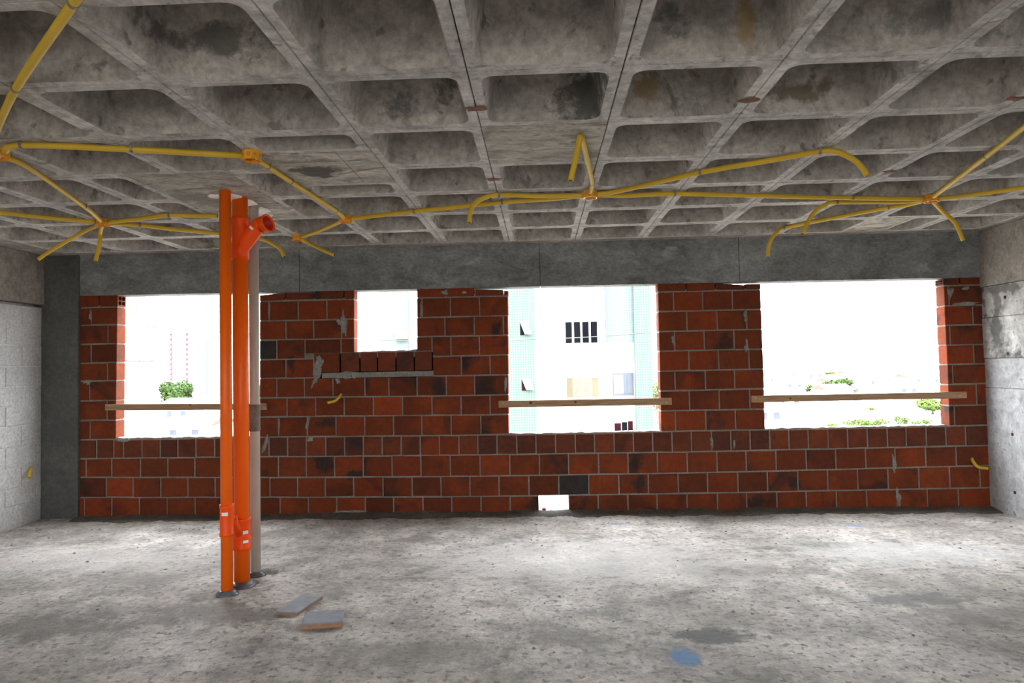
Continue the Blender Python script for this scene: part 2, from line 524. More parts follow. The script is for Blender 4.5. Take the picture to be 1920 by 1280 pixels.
paint_patches(MAT['floor'], fl)

# ------------------------------------------------------------------ CEILING: waffle slab
ceiling = empty('ceiling', kind='structure', label='waffle concrete ceiling of square coffers and narrow ribs')
SLAB = CEIL + 0.30
GAP = 0.0015
def rrect(hx, hy, r, z, n=5):
    pts = []
    for cx, cy, a0 in ((hx - r, hy - r, 0), (-hx + r, hy - r, 90), (-hx + r, -hy + r, 180), (hx - r, -hy + r, 270)):
        for k in range(n + 1):
            a = math.radians(a0 + 90 * k / n)
            pts.append((cx + r * math.cos(a), cy + r * math.sin(a), z))
    return pts
def coffer_mesh(wx, wy, rib=0.055, depth=0.30):
    hx, hy = wx / 2, wy / 2
    ox, oy = hx - rib, hy - rib
    tx, ty = min(0.048, ox * 0.3), min(0.048, oy * 0.3)
    rings = [rrect(hx - GAP, hy - GAP, 0.0005, 0.007), rrect(hx - GAP - 0.003, hy - GAP - 0.003, 0.001, 0.0),
             rrect(ox + 0.006, oy + 0.006, min(0.062, ox * .5, oy * .5), 0.0), rrect(ox, oy, min(0.056, ox * .45, oy * .45), 0.007)]
    for t, z in ((0.35, depth * 0.35), (0.75, depth * 0.75), (1.0, depth * 0.92)):
        rings.append(rrect(ox - tx * t, oy - ty * t, min(0.055, ox * .4, oy * .4), z))
    rings.append(rrect(ox - tx * 1.35, oy - ty * 1.35, min(0.05, ox * .35, oy * .35), depth * 0.985))
    rings.append(rrect((ox - tx * 1.7), (oy - ty * 1.7), min(0.045, ox * .3, oy * .3), depth))
    vs, fs = [], []
    n = len(rings[0])
    for r in rings: vs += r
    for k in range(len(rings) - 1):
        for i in range(n):
            fs.append((k * n + i, k * n + (i + 1) % n, (k + 1) * n + (i + 1) % n, (k + 1) * n + i))
    fs.append(tuple((len(rings) - 1) * n + i for i in range(n)))
    me = bpy.data.meshes.new('coffer')
    me.from_pydata(vs, [], [tuple(reversed(f)) for f in fs])
    me.update()
    for p in me.polygons: p.use_smooth = True
    me.set_sharp_from_angle(angle=math.radians(35))
    me.materials.append(MAT['ceiling']); me.materials.append(MAT['rib'])
    for p in me.polygons: p.material_index = 1 if p.index < n * 2 else 0
    return me
COFFERS = {}
def coffer(x0, x1, y0, y1):
    key = (round(x1 - x0, 4), round(y1 - y0, 4))
    if key not in COFFERS: COFFERS[key] = coffer_mesh(*key)
    o = bpy.data.objects.new('coffer', COFFERS[key])
    COL.objects.link(o)
    o.parent = ceiling
    o.location = ((x0 + x1) / 2, (y0 + y1) / 2, CEIL)
def flat_panel(x0, x1, y0, y1, z=CEIL, mat='panel', name='flat_panel'):
    return box(name, (x0 + GAP, y0 + GAP, z), (x1 - GAP, y1 - GAP, z + 0.12), MAT[mat], ceiling, bev=0.003)
def gx(i): return GX0 + i * PITCH_G
def gy(j): return GY0 + j * PITCH_G
I0, I1, J0, J1 = -7, 7, -3, 6
half = PITCH_G / 2
for i in range(I0, I1):
    for j in range(J0, J1):
        x0, x1, y0, y1 = gx(i), gx(i + 1), gy(j), gy(j + 1)
        if (i, j) == (0, 1):
            flat_panel(x0, x1, y0, y1); continue
        if i == -2 and j in (1, 2):            # solid panel set half a cell off the grid
            if j == 1: coffer(x0, x1, y0, y0 + half)
            else:
                flat_panel(x0, x0 + PITCH_G * 0.68, y0 - half, y1 - half)
                flat_panel(x0 + PITCH_G * 0.68, x1, y0 - half, y1 - half)
                coffer(x0, x1, y1 - half, y1)
            continue
        if i in (-4, -3) and j in (2, 3):      # solid panel around the pipes
            if i == -4: coffer(x0, x0 + half, y0, y1)
            else:
                coffer(x1 - half, x1, y0, y1)
                if j == 2: flat_panel(x0 - half, x0 + half, gy(2), gy(4))
            continue
        if (i, j) == (5, 5):
            flat_panel(x0, x0 + half, y0, y1); coffer(x0 + half, x1, y0, y1); continue
        coffer(x0, x1, y0, y1)
# solid margins of the slab along the walls
box('slab_margin', (LEFT_X - 0.1, REAR_Y, CEIL), (gx(I0) - GAP, WALL_Y + WALL_T, SLAB), MAT['ceiling'], ceiling)
box('slab_margin', (gx(I1) + GAP, REAR_Y, CEIL), (RIGHT_X + 0.1, WALL_Y + WALL_T, SLAB), MAT['ceiling'], ceiling)
box('slab_margin', (gx(I0), gy(J1) + GAP, CEIL), (gx(I1), WALL_Y + WALL_T, SLAB), MAT['ceiling'], ceiling)
box('slab_margin', (gx(I0), REAR_Y, CEIL), (gx(I1), gy(J0) - GAP, SLAB), MAT['ceiling'], ceiling)
box('slab_top', (LEFT_X - 0.2, REAR_Y - 0.2, SLAB), (RIGHT_X + 0.2, WALL_Y + 0.3, SLAB + 0.15), MAT['ceiling'], ceiling)
# rusty brick shims left in the rib joints
for (px, py, sx, sy) in ((1407, 187, 0.05, 0.035), (925, 336, 0.045, 0.03), (893, 203, 0.05, 0.03), (1668, 321, 0.045, 0.03), (1906, 184, 0.05, 0.03)):
    p = on_z(px, py, CEIL)
    bm = bmesh.new()
    bmesh.ops.create_icosphere(bm, subdivisions=2, radius=1.0)
    for v in bm.verts:
        k = 1 + 1.1 * noise.noise((v.co.x * 2.3 + px, v.co.y * 2.3, v.co.z * 2))
        v.co = Vector((v.co.x * sx * k, v.co.y * sy * k, v.co.z * 0.006)) + p
    from_bm('shim', bm, MAT['rust'], ceiling)
cp = []
for (px, py, rx, ry, rz, col, st, depth) in (
        (1100, 165, 0.12, 0.3, 0.16, (0.07, 0.07, 0.055), 0.9, 0.1),
        (1210, 182, 0.05, 0.3, 0.06, (0.25, 0.17, 0.07), 0.8, 0.12),
        (1490, 170, 0.16, 0.3, 0.05, (0.13, 0.10, 0.06), 0.8, 0.1),
        (1395, 55, 0.04, 0.3, 0.1, (0.27, 0.18, 0.08), 0.8, 0.12),
        (735, 187, 0.08, 0.3, 0.06, (0.10, 0.095, 0.085), 0.8, 0.1),
        (400, 65, 0.22, 0.3, 0.06, (0.10, 0.095, 0.08), 0.8, 0.14),
        (1260, 20, 0.07, 0.3, 0.06, (0.09, 0.095, 0.08), 0.8, 0.15),
        (1700, 70, 0.25, 0.3, 0.06, (0.14, 0.14, 0.125), 0.7, 0.12)):
    p = on_z(px, py, CEIL + depth)
    cp.append((p.x, p.y, p.z, rx, ry, rz, col, st))
paint_patches(MAT['ceiling'], cp)
pp = on_z(600, 322, CEIL)
pq = on_z(370, 375, CEIL)
paint_patches(MAT['panel'], [(pp.x, pp.y, CEIL, 0.13, 0.10, 1, (0.06, 0.052, 0.045), 0.95), (pq.x, pq.y, CEIL, 0.35, 0.2, 1, (0.15, 0.13, 0.11), 0.7)])

# ------------------------------------------------------------------ BRICK WALL
CX = [190, 520, 870, 1300, 1800]
COURSE = [[966.7, 932.3, 894.8, 859.4, 824, 787.5, 751, 714, 680, 644.6, 609, 575.8, 554.0],
          [966, 932, 895, 856, 819, 781, 745.6, 709, 673.8, 637, 601, 564, 547.5],
          [967, 931, 893, 853, 816, 778, 741.5, 704, 667, 629.6, 593.5, 556.7, 540.0],
          [963, 924.6, 886.5, 847, 808, 769, 731.5, 694.6, 657, 620, 582.5, 546, 530.5],
          [955, 915, 874, 836, 798, 760, 720, 683, 646.5, 609, 572.5, 535, 520.5]]
CPTS = [[on_y(x, y, WALL_Y) for y in ys] for x, ys in zip(CX, COURSE)]
def course_z(k, X):
    P = [c[k] for c in CPTS]
    if X <= P[0].x: a, b = P[0], P[1]
    elif X >= P[-1].x: a, b = P[-2], P[-1]
    else:
        for a, b in zip(P, P[1:]):
            if a.x <= X <= b.x: break
    t = (X - a.x) / (b.x - a.x)
    return a.z + (b.z - a.z) * t
def wx(px, py): return on_y(px, py, WALL_Y).x

# joints of every course in the photograph's pixels; each list is one run of bricks between openings
RUNS = {
 0: [[150, 158, 209, 261, 313, 365.4, 418, 471, 525, 578, 631, 685, 738, 793, 847, 902, 956.7, 1010],
     [1067, 1122, 1177.6, 1232.5, 1288.5, 1346, 1400.6, 1457, 1512.5, 1569, 1626, 1683, 1740, 1798, 1853]],
 1: [[150, 199, 249, 301, 352, 403, 455, 506, 557.5, 609.6, 663, 718, 772.7, 826.8, 881, 935.8, 991.7, 1048, 1104, 1160.5, 1216, 1272, 1327, 1384,
      1439.6, 1496.5, 1552.8, 1608.8, 1666, 1724, 1781.7, 1838.5, 1852]],
 2: [[150, 161, 209, 263, 314, 365, 417, 469.5, 521.7, 574, 627, 681, 735, 789, 844.5, 900, 956, 1011.5, 1066, 1122.5, 1177.6, 1233, 1289, 1344.5,
      1399.6, 1455.4, 1512.3, 1567.7, 1624, 1679, 1736.5, 1794, 1851]],
 3: [[151, 181, 213, 231, 266, 300, 333, 367, 402, 435, 469, 504, 539, 574, 610.6, 646, 681, 716.5, 752, 788, 823.8, 860.4, 895.8, 932, 969, 1005,
      1041.7, 1078.8, 1115, 1151.7, 1188, 1224, 1260.4, 1297, 1334.6, 1370.8, 1407, 1443.8, 1480, 1516, 1553.2, 1590, 1627, 1664.6, 1700, 1737.5,
      1774.6, 1811.5, 1849]],
 4: [[151, 168.5, 217.5], [487, 521.7, 576, 630, 683.5, 737.7, 790.8, 846, 901.5, 953.5], [1239.5, 1267, 1324, 1379.4, 1434], [1780, 1790.6, 1848]],
 5: [[151, 200, 217.5], [487, 538, 591.5, 645, 700, 754.4, 810, 864.6, 918.75, 953.5], [1239, 1293, 1349, 1406.5, 1433], [1779, 1832, 1847]],
 6: [[151, 167.5, 218], [487, 518.5, 570.6, 624, 684, 729, 782, 836.8, 890, 953], [1237.8, 1266, 1323, 1378, 1432.3], [1777.5, 1787.5, 1846]],
 7: [[151, 201, 218.5], [487, 536, 588, 638, 675, 708, 742.5, 777, 811, 865, 918.75, 953], [1237.3, 1292, 1348, 1405, 1431], [1776, 1827, 1843]],
 8: [[152, 170.6, 219], [487, 519, 571.7, 639.4, 664], [782, 810, 845.5, 899, 953], [1236, 1265, 1321, 1376.7, 1429.5], [1773.5, 1782, 1840]],
 9: [[152, 202, 219.5], [487, 536, 588, 640, 664], [782, 834.2, 889, 943.75, 952.5], [1235, 1288.5, 1344.8, 1400.6, 1428], [1772, 1825, 1838]],
 10: [[152, 170.6, 220], [487, 505, 558.8, 612.7, 664], [782, 791.5, 844.7, 899, 952.5], [1234.5, 1263, 1318, 1373.5, 1426.5], [1771, 1780, 1836]],
 11: [[152, 186, 220.5], [487, 536, 589, 644.6, 664], [782, 834, 889.6, 944, 952.5], [1233, 1286.5, 1341.7, 1397.5, 1426], [1769, 1800, 1834]],
}
LOWTOP = {(11, 487): (0.024, 0.0), (11, 889.6): (0.004, 0.022), (11, 944): (0.03, 0.03), (11, 1341.7): (0.0, 0.02), (11, 1397.5): (0.016, 0.012), (11, 1769): (0.002, -0.002), (11, 536): (0.003, 0.003)}
MAT['burnt_brick'] = plain('overburnt_brick', (0.034, 0.028, 0.026), 0.9, 0, 0.25, 14, spec=0.2)
MAT['flashed_brick'] = brick_mat('flashed_brick', (0.175, 0.035, 0.011), (0.15, 0.029, 0.010), (0.09, 0.021, 0.010), 'X')
paint_patches(MAT['brick'], [(on_y(px, py, WALL_Y).x, WALL_Y, on_y(px, py, WALL_Y).z, rx, 1, rz, (0.026, 0.020, 0.019), 0.92) for px, py, rx, rz in (
    (612, 793, 0.13, 0.05), (610, 869, 0.10, 0.09), (664, 889, 0.10, 0.045), (545, 684, 0.05, 0.09), (824, 728, 0.05, 0.09), (1198, 907, 0.06, 0.09),
    (930, 618, 0.05, 0.08), (1490, 905, 0.06, 0.06), (1420, 940, 0.09, 0.06), (1700, 560, 0.1, 0.2))])
wall = empty('wall_back', kind='structure', label='red hollow clay brick wall with four window openings, a notch and grey mortar')
def brick(x0, x1, z00, z10, z01, z11, mat, proud, hollow=0, name='brick'):
    """z00/z10: bottom left/right, z01/z11: top left/right"""
    y = WALL_Y - proud
    b = 0.004
    jit = lambda: random.uniform(-0.0026, 0.0026)
    z00 += jit(); z10 += jit(); z01 += jit(); z11 += jit()
    front = [(x0 + b + abs(jit()), y, z00 + b), (x1 - b + jit() * .7, y, z10 + b), (x1 - b - abs(jit()), y, z11 - b), (x0 + b + jit() * .7, y, z01 - b)]
    mid = [(x0, y + b, z00), (x1, y + b, z10), (x1, y + b, z11), (x0, y + b, z01)]
    back = [(x0, WALL_Y + WALL_T, z00), (x1, WALL_Y + WALL_T, z10), (x1, WALL_Y + WALL_T, z11), (x0, WALL_Y + WALL_T, z01)]
    vs = front + mid + back
    fs = [(0, 1, 2, 3)]
    for k in range(4):
        n = (k + 1) % 4
        fs.append((4 + k, 4 + n, n, k))
        if hollow == 1 and k == 1: continue            # right end shows the cavities
        if hollow == -1 and k == 3: continue
        fs.append((8 + k, 8 + n, 4 + n, 4 + k))
    fs.append((11, 10, 9, 8))
    if hollow:
        X = x1 if hollow == 1 else x0
        zb, zt = (z10, z11) if hollow == 1 else (z00, z01)
        din = -0.09 * hollow
        ya, yb = y + b, WALL_Y + WALL_T
        ys = [ya, ya + 0.016, (ya + yb) / 2 - 0.006, (ya + yb) / 2 + 0.006, yb - 0.016, yb]
        zs = [zb, zb + 0.014, (zb + zt) / 2 - 0.006, (zb + zt) / 2 + 0.006, zt - 0.014, zt]
        o = len(vs)
        for iy in ys:
            for iz in zs: vs.append((X, iy, iz))
        for a in range(5):
            for c in range(5):
                q = [o + a * 6 + c, o + (a + 1) * 6 + c, o + (a + 1) * 6 + c + 1, o + a * 6 + c + 1]
                if a in (1, 3) and c in (1, 3):
                    d = len(vs)
                    for v in q: vs.append((X + din, vs[v][1], vs[v][2]))
                    for k in range(4):
                        fs.append((q[k], q[(k + 1) % 4], d + (k + 1) % 4, d + k))
                    fs.append((d, d + 1, d + 2, d + 3))
                else: fs.append(tuple(q))
    return mesh(name, vs, fs, mat, wall)
mor = bmesh.new()
def mortar_prism(x0, x1, k, zlo=None, zhi=None):
    n = max(1, int((x1 - x0) / 0.5))
    for s in range(n):
        a, b = x0 + (x1 - x0) * s / n, x0 + (x1 - x0) * (s + 1) / n
        za, zb = (course_z(k, a), course_z(k, b)) if zlo is None else (zlo, zlo)
        zc, zd = (course_z(k + 1, a), course_z(k + 1, b)) if zhi is None else (zhi, zhi)
        y0, y1 = WALL_Y + 0.0055, WALL_Y + WALL_T - 0.007
        vs = [mor.verts.new(p) for p in ((a, y0, za), (b, y0, zb), (b, y1, zb), (a, y1, za), (a, y0, zc), (b, y0, zd), (b, y1, zd), (a, y1, zc))]
        for f in ((0, 3, 2, 1), (4, 5, 6, 7), (0, 1, 5, 4), (1, 2, 6, 5), (2, 3, 7, 6), (3, 0, 4, 7)):
            mor.faces.new([vs[i] for i in f])
W2SILL = on_y(722, 660, WALL_Y).z
STRIP0, STRIP1 = on_y(700, 708, WALL_Y).z, on_y(700, 697, WALL_Y).z
ymids = {k: (COURSE[2][k] + COURSE[2][k + 1]) / 2 for k in range(12)}
for k, runs in RUNS.items():
    for run in runs:
        def pymid(px):
            t = (px - 150) / 1700
            return ymids[k] + (0.5 - t) * 26 * (0.35 + k / 16)
        xs = [wx(px, pymid(px)) for px in run]
        if run[-1] > 1830: xs[-1] = RIGHT_X + 0.05        # the last brick butts against the right wall
        if run[0] < 155: xs[0] -= 0.03
        if k == 11:
            mortar_prism(xs[0] + 0.006, xs[-1] - 0.006, 11, None, course_z(11, (xs[0] + xs[-1]) / 2) + 0.02)
        else:
            mortar_prism(xs[0] + 0.004, xs[-1] - 0.004, k, -0.03 if k == 0 else None)
        for n in range(len(xs) - 1):
            px = run[n]
            g = 0.0058 + random.uniform(0, 0.0022)
            a = xs[n] + (g if n else 0.0)
            b = xs[n + 1] - (g if n < len(xs) - 2 else 0.0)
            j = 0.0078 + random.uniform(-0.001, 0.001)
            z00, z10 = course_z(k, a) + j, course_z(k, b) + j
            z01, z11 = course_z(k + 1, a) - j, course_z(k + 1, b) - j
            mat = MAT['sill_brick'] if k == 3 else MAT['brick']
            if (k, px) in ((1, 1048), (8, 487)): mat = MAT['burnt_brick']
            if (k, px) in ((1, 663), (1, 199), (4, 1239.5), (5, 700), (2, 900), (1, 1724), (3, 788), (3, 823.8), (2, 735)): mat = MAT['flashed_brick']
            if k == 0: z00 = z10 = -0.03
            hollow = 0
            if k == 11:
                la, lb = LOWTOP.get((k, px), (-0.012, -0.012))
                z01 -= la; z11 -= lb
                if px == 186: hollow = 1
                if px == 1769: hollow = -1
            if k == 7 and 588 <= px < 811:               # bed of half bricks under the small opening
                z01 = z11 = W2SILL
                z00 = z10 = STRIP1 + 0.004
                if px > 600: mat = MAT['sill_brick']
            if k == 8 and px in (571.7, 639.4): z00 = z10 = W2SILL + 0.004
            if k == 8 and px == 782: z00 = z10 = W2SILL + 0.008
            if k == 8 and px == 810: pass
            if b - a < 0.012: continue
            brick(a, b, z00, z10, z01, z11, mat, random.uniform(0.0, 0.0035), hollow)
# mortar bedding strip under the small opening's bricks
mortar_prism(wx(590, 680), wx(812, 680), 7, STRIP0, W2SILL - 0.006)
from_bm('mortar', mor, MAT['mortar'], wall)
def lump(name, px, py, sx, sz, mat, parent, th=0.008, Y=WALL_Y, seed=0, tilt=0.0):
    p = on_y(px, py, Y)
    bm = bmesh.new()
    bmesh.ops.create_icosphere(bm, subdivisions=3, radius=1.0)
    ct, st = math.cos(tilt), math.sin(tilt)
    for v in bm.verts:
        k = 1 + 0.9 * noise.noise((v.co.x * 1.5 + seed * 3.7, v.co.y, v.co.z * 1.5 + seed)) + 0.35 * noise.noise((v.co.x * 4 + seed, v.co.y, v.co.z * 4))
        x, z = v.co.x * sx * k, v.co.z * sz * k
        v.co = Vector((x * ct - z * st, v.co.y * th, x * st + z * ct)) + p
    return from_bm(name, bm, mat, parent, smooth=True)
strip = bmesh.new()
xa, xb = wx(604, 703), wx(813, 700)
for s in range(24):
    a, b = xa + (xb - xa) * s / 24, xa + (xb - xa) * (s + 1) / 24
    bm_box(strip, (a, WALL_Y - 0.004 - 0.003 * random.random(), STRIP0 + 0.004 + 0.004 * random.random()), (b, WALL_Y + 0.05, STRIP1 - 0.003 * random.random()), 0)
from_bm('mortar_strip', strip, MAT['smear'], wall)
for s, (px, py, sx, sz, tilt) in enumerate((
        (598, 690, 0.045, 0.10, -0.25), (592, 712, 0.02, 0.07, -0.5), (655, 704, 0.07, 0.045, 0), (645, 607, 0.03, 0.10, 0.05), (638, 603, 0.035, 0.03, 0),
        (505, 580, 0.013, 0.08, 0), (577, 793, 0.016, 0.09, -0.2), (582, 823, 0.04, 0.02, 0.2), (523, 795, 0.013, 0.075, 0), (634, 713, 0.02, 0.04, 0.3),
        (833, 548, 0.045, 0.025, 0.2), (497, 833, 0.02, 0.09, -0.35), (1335, 828, 0.015, 0.06, 0.1), (1398, 593, 0.018, 0.06, 0), (1263, 640, 0.015, 0.05, 0.3),
        (164, 716, 0.05, 0.025, 0.1), (232, 825, 0.05, 0.02, 0), (650, 960, 0.18, 0.02, 0), (1400, 651, 0.02, 0.06, 0), (1676, 870, 0.02, 0.09, 0.1), (1685, 935, 0.025, 0.08, 0.15),
        (948, 720, 0.012, 0.075, 0), (170, 590, 0.015, 0.06, 0), (1782, 548, 0.03, 0.05, 0), (1810, 568, 0.12, 0.02, 0), (1812, 540, 0.03, 0.02, 0),
        (870, 548, 0.02, 0.012, 0), (790, 578, 0.012, 0.085, 0), (598, 675, 0.02, 0.05, 0.2), (1377, 832, 0.012, 0.04, 0))):
    lump('mortar_smear', px, py, sx, sz, MAT['smear'], wall, 0.007, WALL_Y, s, tilt)
# crumbly mortar beds left on the sills
def sill_bed(px0, px1, py0, py1, name='sill_mortar'):
    a, b = on_y(px0, py0, WALL_Y), on_y(px1, py1, WALL_Y)
    bm = bmesh.new()
    n = int((b.x - a.x) / 0.025)
    prev = None
    for s in range(n + 1):
        t = s / n
        x, z = a.x + (b.x - a.x) * t, a.z + (b.z - a.z) * t
        h0 = 0.006 + 0.016 * abs(noise.noise((x * 9, z, 1))) + 0.010 * abs(noise.noise((x * 31, z, 5)))
        row = [bm.verts.new((x, y, zz)) for y, zz in ((WALL_Y + 0.004, z - 0.012), (WALL_Y + 0.010, z + h0), (WALL_Y + 0.06, z + h0 * 1.2), (WALL_Y + 0.13, z + h0 * 0.9), (WALL_Y + WALL_T - 0.003, z - 0.012))]
        if prev:
            for k in range(4): bm.faces.new((prev[k], row[k], row[k + 1], prev[k + 1]))
        prev = row
    from_bm(name, bm, MAT['smear'], wall)
sill_bed(219, 487, 823, 820); sill_bed(665, 781, 661, 658); sill_bed(954, 1239, 815, 810); sill_bed(1434, 1779, 806, 799)
# broken shard and rubble left in the notch at the foot of the wall
pn = on_y(1020, 962, WALL_Y)
box('brick_shard', (pn.x - 0.02, WALL_Y + 0.03, 0.0), (pn.x + 0.022, WALL_Y + 0.11, 0.045), MAT['brick'], wall, 0.006)
for s, (dx, sz) in enumerate(((0.0, 0.022), (0.09, 0.018), (0.17, 0.022), (0.24, 0.028))):
    lump('rubble', 1018 + dx * 185, 967, 0.06, sz, MAT['smear'], wall, 0.05, WALL_Y + 0.05, 40 + s)

def shaded_droppings():  # ridge of fallen mortar, widened and darkened to paint in the wall-foot shadow
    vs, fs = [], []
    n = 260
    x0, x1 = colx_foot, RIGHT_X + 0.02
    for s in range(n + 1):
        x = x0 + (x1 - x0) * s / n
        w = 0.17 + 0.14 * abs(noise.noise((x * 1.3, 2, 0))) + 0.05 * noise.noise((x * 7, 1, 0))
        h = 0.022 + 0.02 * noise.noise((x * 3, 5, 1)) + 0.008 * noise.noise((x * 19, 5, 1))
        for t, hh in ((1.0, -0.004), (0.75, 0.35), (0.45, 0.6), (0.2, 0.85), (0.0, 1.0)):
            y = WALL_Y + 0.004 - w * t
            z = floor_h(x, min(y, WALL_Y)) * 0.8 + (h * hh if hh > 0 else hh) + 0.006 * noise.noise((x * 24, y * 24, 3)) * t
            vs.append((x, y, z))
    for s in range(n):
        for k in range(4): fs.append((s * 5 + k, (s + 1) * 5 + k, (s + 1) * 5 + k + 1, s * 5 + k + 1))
    mesh('shaded_mortar_droppings', vs, fs, MAT['shaded_droppings'], wall, smooth=True)
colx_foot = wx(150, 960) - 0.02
shaded_droppings()
# concrete beam over the bricks and the columns
colx_ = wx(150.5, 760)
beam = empty('concrete_beam', kind='structure', label='dark grey concrete edge beam over the brick wall')
BZ = lambda X: course_z(12, X)
box('beam_core', (colx_ - 0.05, WALL_Y + 0.02, course_z(12, -0.3) + 0.012), (wx(1836, 480), WALL_Y + WALL_T, CEIL + 0.02), MAT['beam'], beam)
seams = [wx(150, 515), wx(562, 505), wx(1012, 495), wx(1385, 485), wx(1836, 480)]
for a, b in zip(seams, seams[1:]):
    a += 0.0028; b -= 0.0028
    y0, y1 = WALL_Y - 0.012, WALL_Y + WALL_T + 0.03
    za, zb = BZ(a), BZ(b)
    vs = [(a, y0, za), (b, y0, zb), (b, y1, zb), (a, y1, za), (a, y0, CEIL), (b, y0, CEIL), (b, y1, CEIL), (a, y1, CEIL)]
    mesh('beam_section', vs, [(0, 3, 2, 1), (4, 5, 6, 7), (0, 1, 5, 4), (1, 2, 6, 5), (2, 3, 7, 6), (3, 0, 4, 7)], MAT['beam'], beam)
xe = wx(1836, 480)
box('beam_end', (xe, WALL_Y + 0.03, 2.2), (RIGHT_X + 0.05, WALL_Y + WALL_T + 0.03, CEIL), MAT['beam'], beam)
colx = wx(150.5, 760)
box('wall_left_column', (LEFT_X - 0.1, WALL_Y - 0.035, -0.05), (colx, WALL_Y + WALL_T + 0.1, CEIL), MAT['column'], None, 0.004)
c = bpy.data.objects['wall_left_column']; c.name = 'concrete_column'; tag(c, 'dark grey concrete corner column left of the brick wall', kind='structure')

# ------------------------------------------------------------------ LEFT WALL: cement blocks under a beam
lw = empty('wall_left', kind='structure', label='grey cement block wall below a brownish concrete beam')
LBZ = on_x(50, 568, LEFT_X).z
box('wall_core', (LEFT_X - 0.14, REAR_Y, -0.05), (LEFT_X - 0.008, WALL_Y - 0.03, LBZ - 0.03), MAT['block_mortar'], lw)
box('wall_core', (LEFT_X - 0.16, REAR_Y, -0.05), (LEFT_X - 0.09, WALL_Y + WALL_T, LBZ + 0.02), MAT['block_mortar'], lw)
box('wall_beam', (LEFT_X - 0.16, REAR_Y, LBZ), (LEFT_X + 0.03, WALL_Y - 0.04, CEIL), MAT['brown_beam'], lw, 0.004)
BLK = {}
def block(y0, y1, z0, z1):
    key = (round(y1 - y0, 3), round(z1 - z0, 3))
    if key not in BLK:
        bm = bmesh.new()
        bm_box(bm, (-0.07, 0, 0), (0.0, key[0], key[1]), 0.004)
        me = bpy.data.meshes.new('cement_block'); bm.to_mesh(me); bm.free(); me.materials.append(MAT['block'])
        BLK[key] = me
    o = bpy.data.objects.new('cement_block', BLK[key]); COL.objects.link(o)
    o.parent = lw
    o.location = (LEFT_X + random.uniform(-0.003, 0.003), y0, z0)
yj_even = on_x(41, 665, LEFT_X).y          # a joint seen in the photograph
zrow = [on_x(60, y, LEFT_X).z for y in (979, 940, 908, 870, 833, 795, 759, 724, 687, 648, 611, 573)]
for k in range(11):
    z0, z1 = max(0.0, zrow[k]) + 0.006, (zrow[k + 1] if k < 10 else LBZ - 0.025) - 0.006
    y = (yj_even if k % 2 == 0 else yj_even + 0.20)
    ys = []
    t = y
    while t < WALL_Y - 0.05: ys.append(t); t += 0.40
    ys.append(WALL_Y - 0.035)
    t = y - 0.40
    while t > 3.0: ys.insert(0, t); t -= 0.40
    for a, b in zip(ys, ys[1:]):
        if b - a > 0.03: block(a + 0.005, b - 0.005, z0, z1)
# ------------------------------------------------------------------ RIGHT WALL: concrete cast in lifts
rw = empty('wall_right', kind='structure', label='mottled whitish concrete wall cast in lifts with tie holes')
RZ = [-0.05, on_x(1885, 728, RIGHT_X).z, on_x(1885, 671, RIGHT_X).z, on_x(1885, 592, RIGHT_X).z, on_x(1885, 531, RIGHT_X).z, CEIL]
RM = ['white_concrete', 'white_concrete', 'mottled_concrete', 'mottled_concrete', 'brown_beam']
for k in range(5):
    off = (0.0, 0.004, -0.003, 0.002, -0.012)[k]
    box('cast_lift', (RIGHT_X + off, REAR_Y, RZ[k] + 0.002), (RIGHT_X + 0.2, WALL_Y + WALL_T, RZ[k + 1] - 0.002), MAT[RM[k]], rw, 0.003)
for px, py in ((1884, 557), (1890, 663), (1898, 814), (1903, 923), (1886, 475)):
    p = on_x(px, py, RIGHT_X - 0.002)
    bm = bmesh.new()
    bmesh.ops.create_icosphere(bm, subdivisions=2, radius=0.016)
    for v in bm.verts: v.co = Vector((v.co.x * 0.35, v.co.y, v.co.z)) + p
    from_bm('tie_hole', bm, MAT['brick_hole'], rw)
box('wall_core', (RIGHT_X + 0.03, REAR_Y, -0.05), (RIGHT_X + 0.25, WALL_Y + WALL_T + 0.05, CEIL + 0.1), MAT['block_mortar'], rw)
paint_patches(MAT['mottled_concrete'], [(RIGHT_X, on_x(1868, 620, RIGHT_X).y, on_x(1868, 620, RIGHT_X).z, 1, 0.10, 0.22, (0.10, 0.10, 0.095), 0.85),
    (RIGHT_X, on_x(1880, 540, RIGHT_X).y, on_x(1880, 540, RIGHT_X).z, 1, 0.25, 0.05, (0.12, 0.115, 0.105), 0.85),
    (RIGHT_X, on_x(1868, 560, RIGHT_X).y, on_x(1868, 560, RIGHT_X).z, 1, 0.05, 0.14, (0.14, 0.135, 0.125), 0.7)])
# ------------------------------------------------------------------ REAR WALL behind the viewer, with its own openings
rear = empty('wall_rear', kind='structure', label='plain concrete wall behind the viewer')
OP = [(-4.6, -0.5), (0.3, 4.0)]
def rear_wall():
    x = LEFT_X - 0.2
    for a, b in OP:
        box('wall_segment', (x, REAR_Y - 0.2, -0.05), (a, REAR_Y, CEIL + 0.3), MAT['block_mortar'], rear)
        box('wall_segment', (a, REAR_Y - 0.2, -0.05), (b, REAR_Y, 0.5), MAT['block_mortar'], rear)
        box('wall_segment', (a, REAR_Y - 0.2, 2.5), (b, REAR_Y, CEIL + 0.3), MAT['block_mortar'], rear)
        x = b
    box('wall_segment', (x, REAR_Y - 0.2, -0.05), (RIGHT_X + 0.2, REAR_Y, CEIL + 0.3), MAT['block_mortar'], rear)
rear_wall()

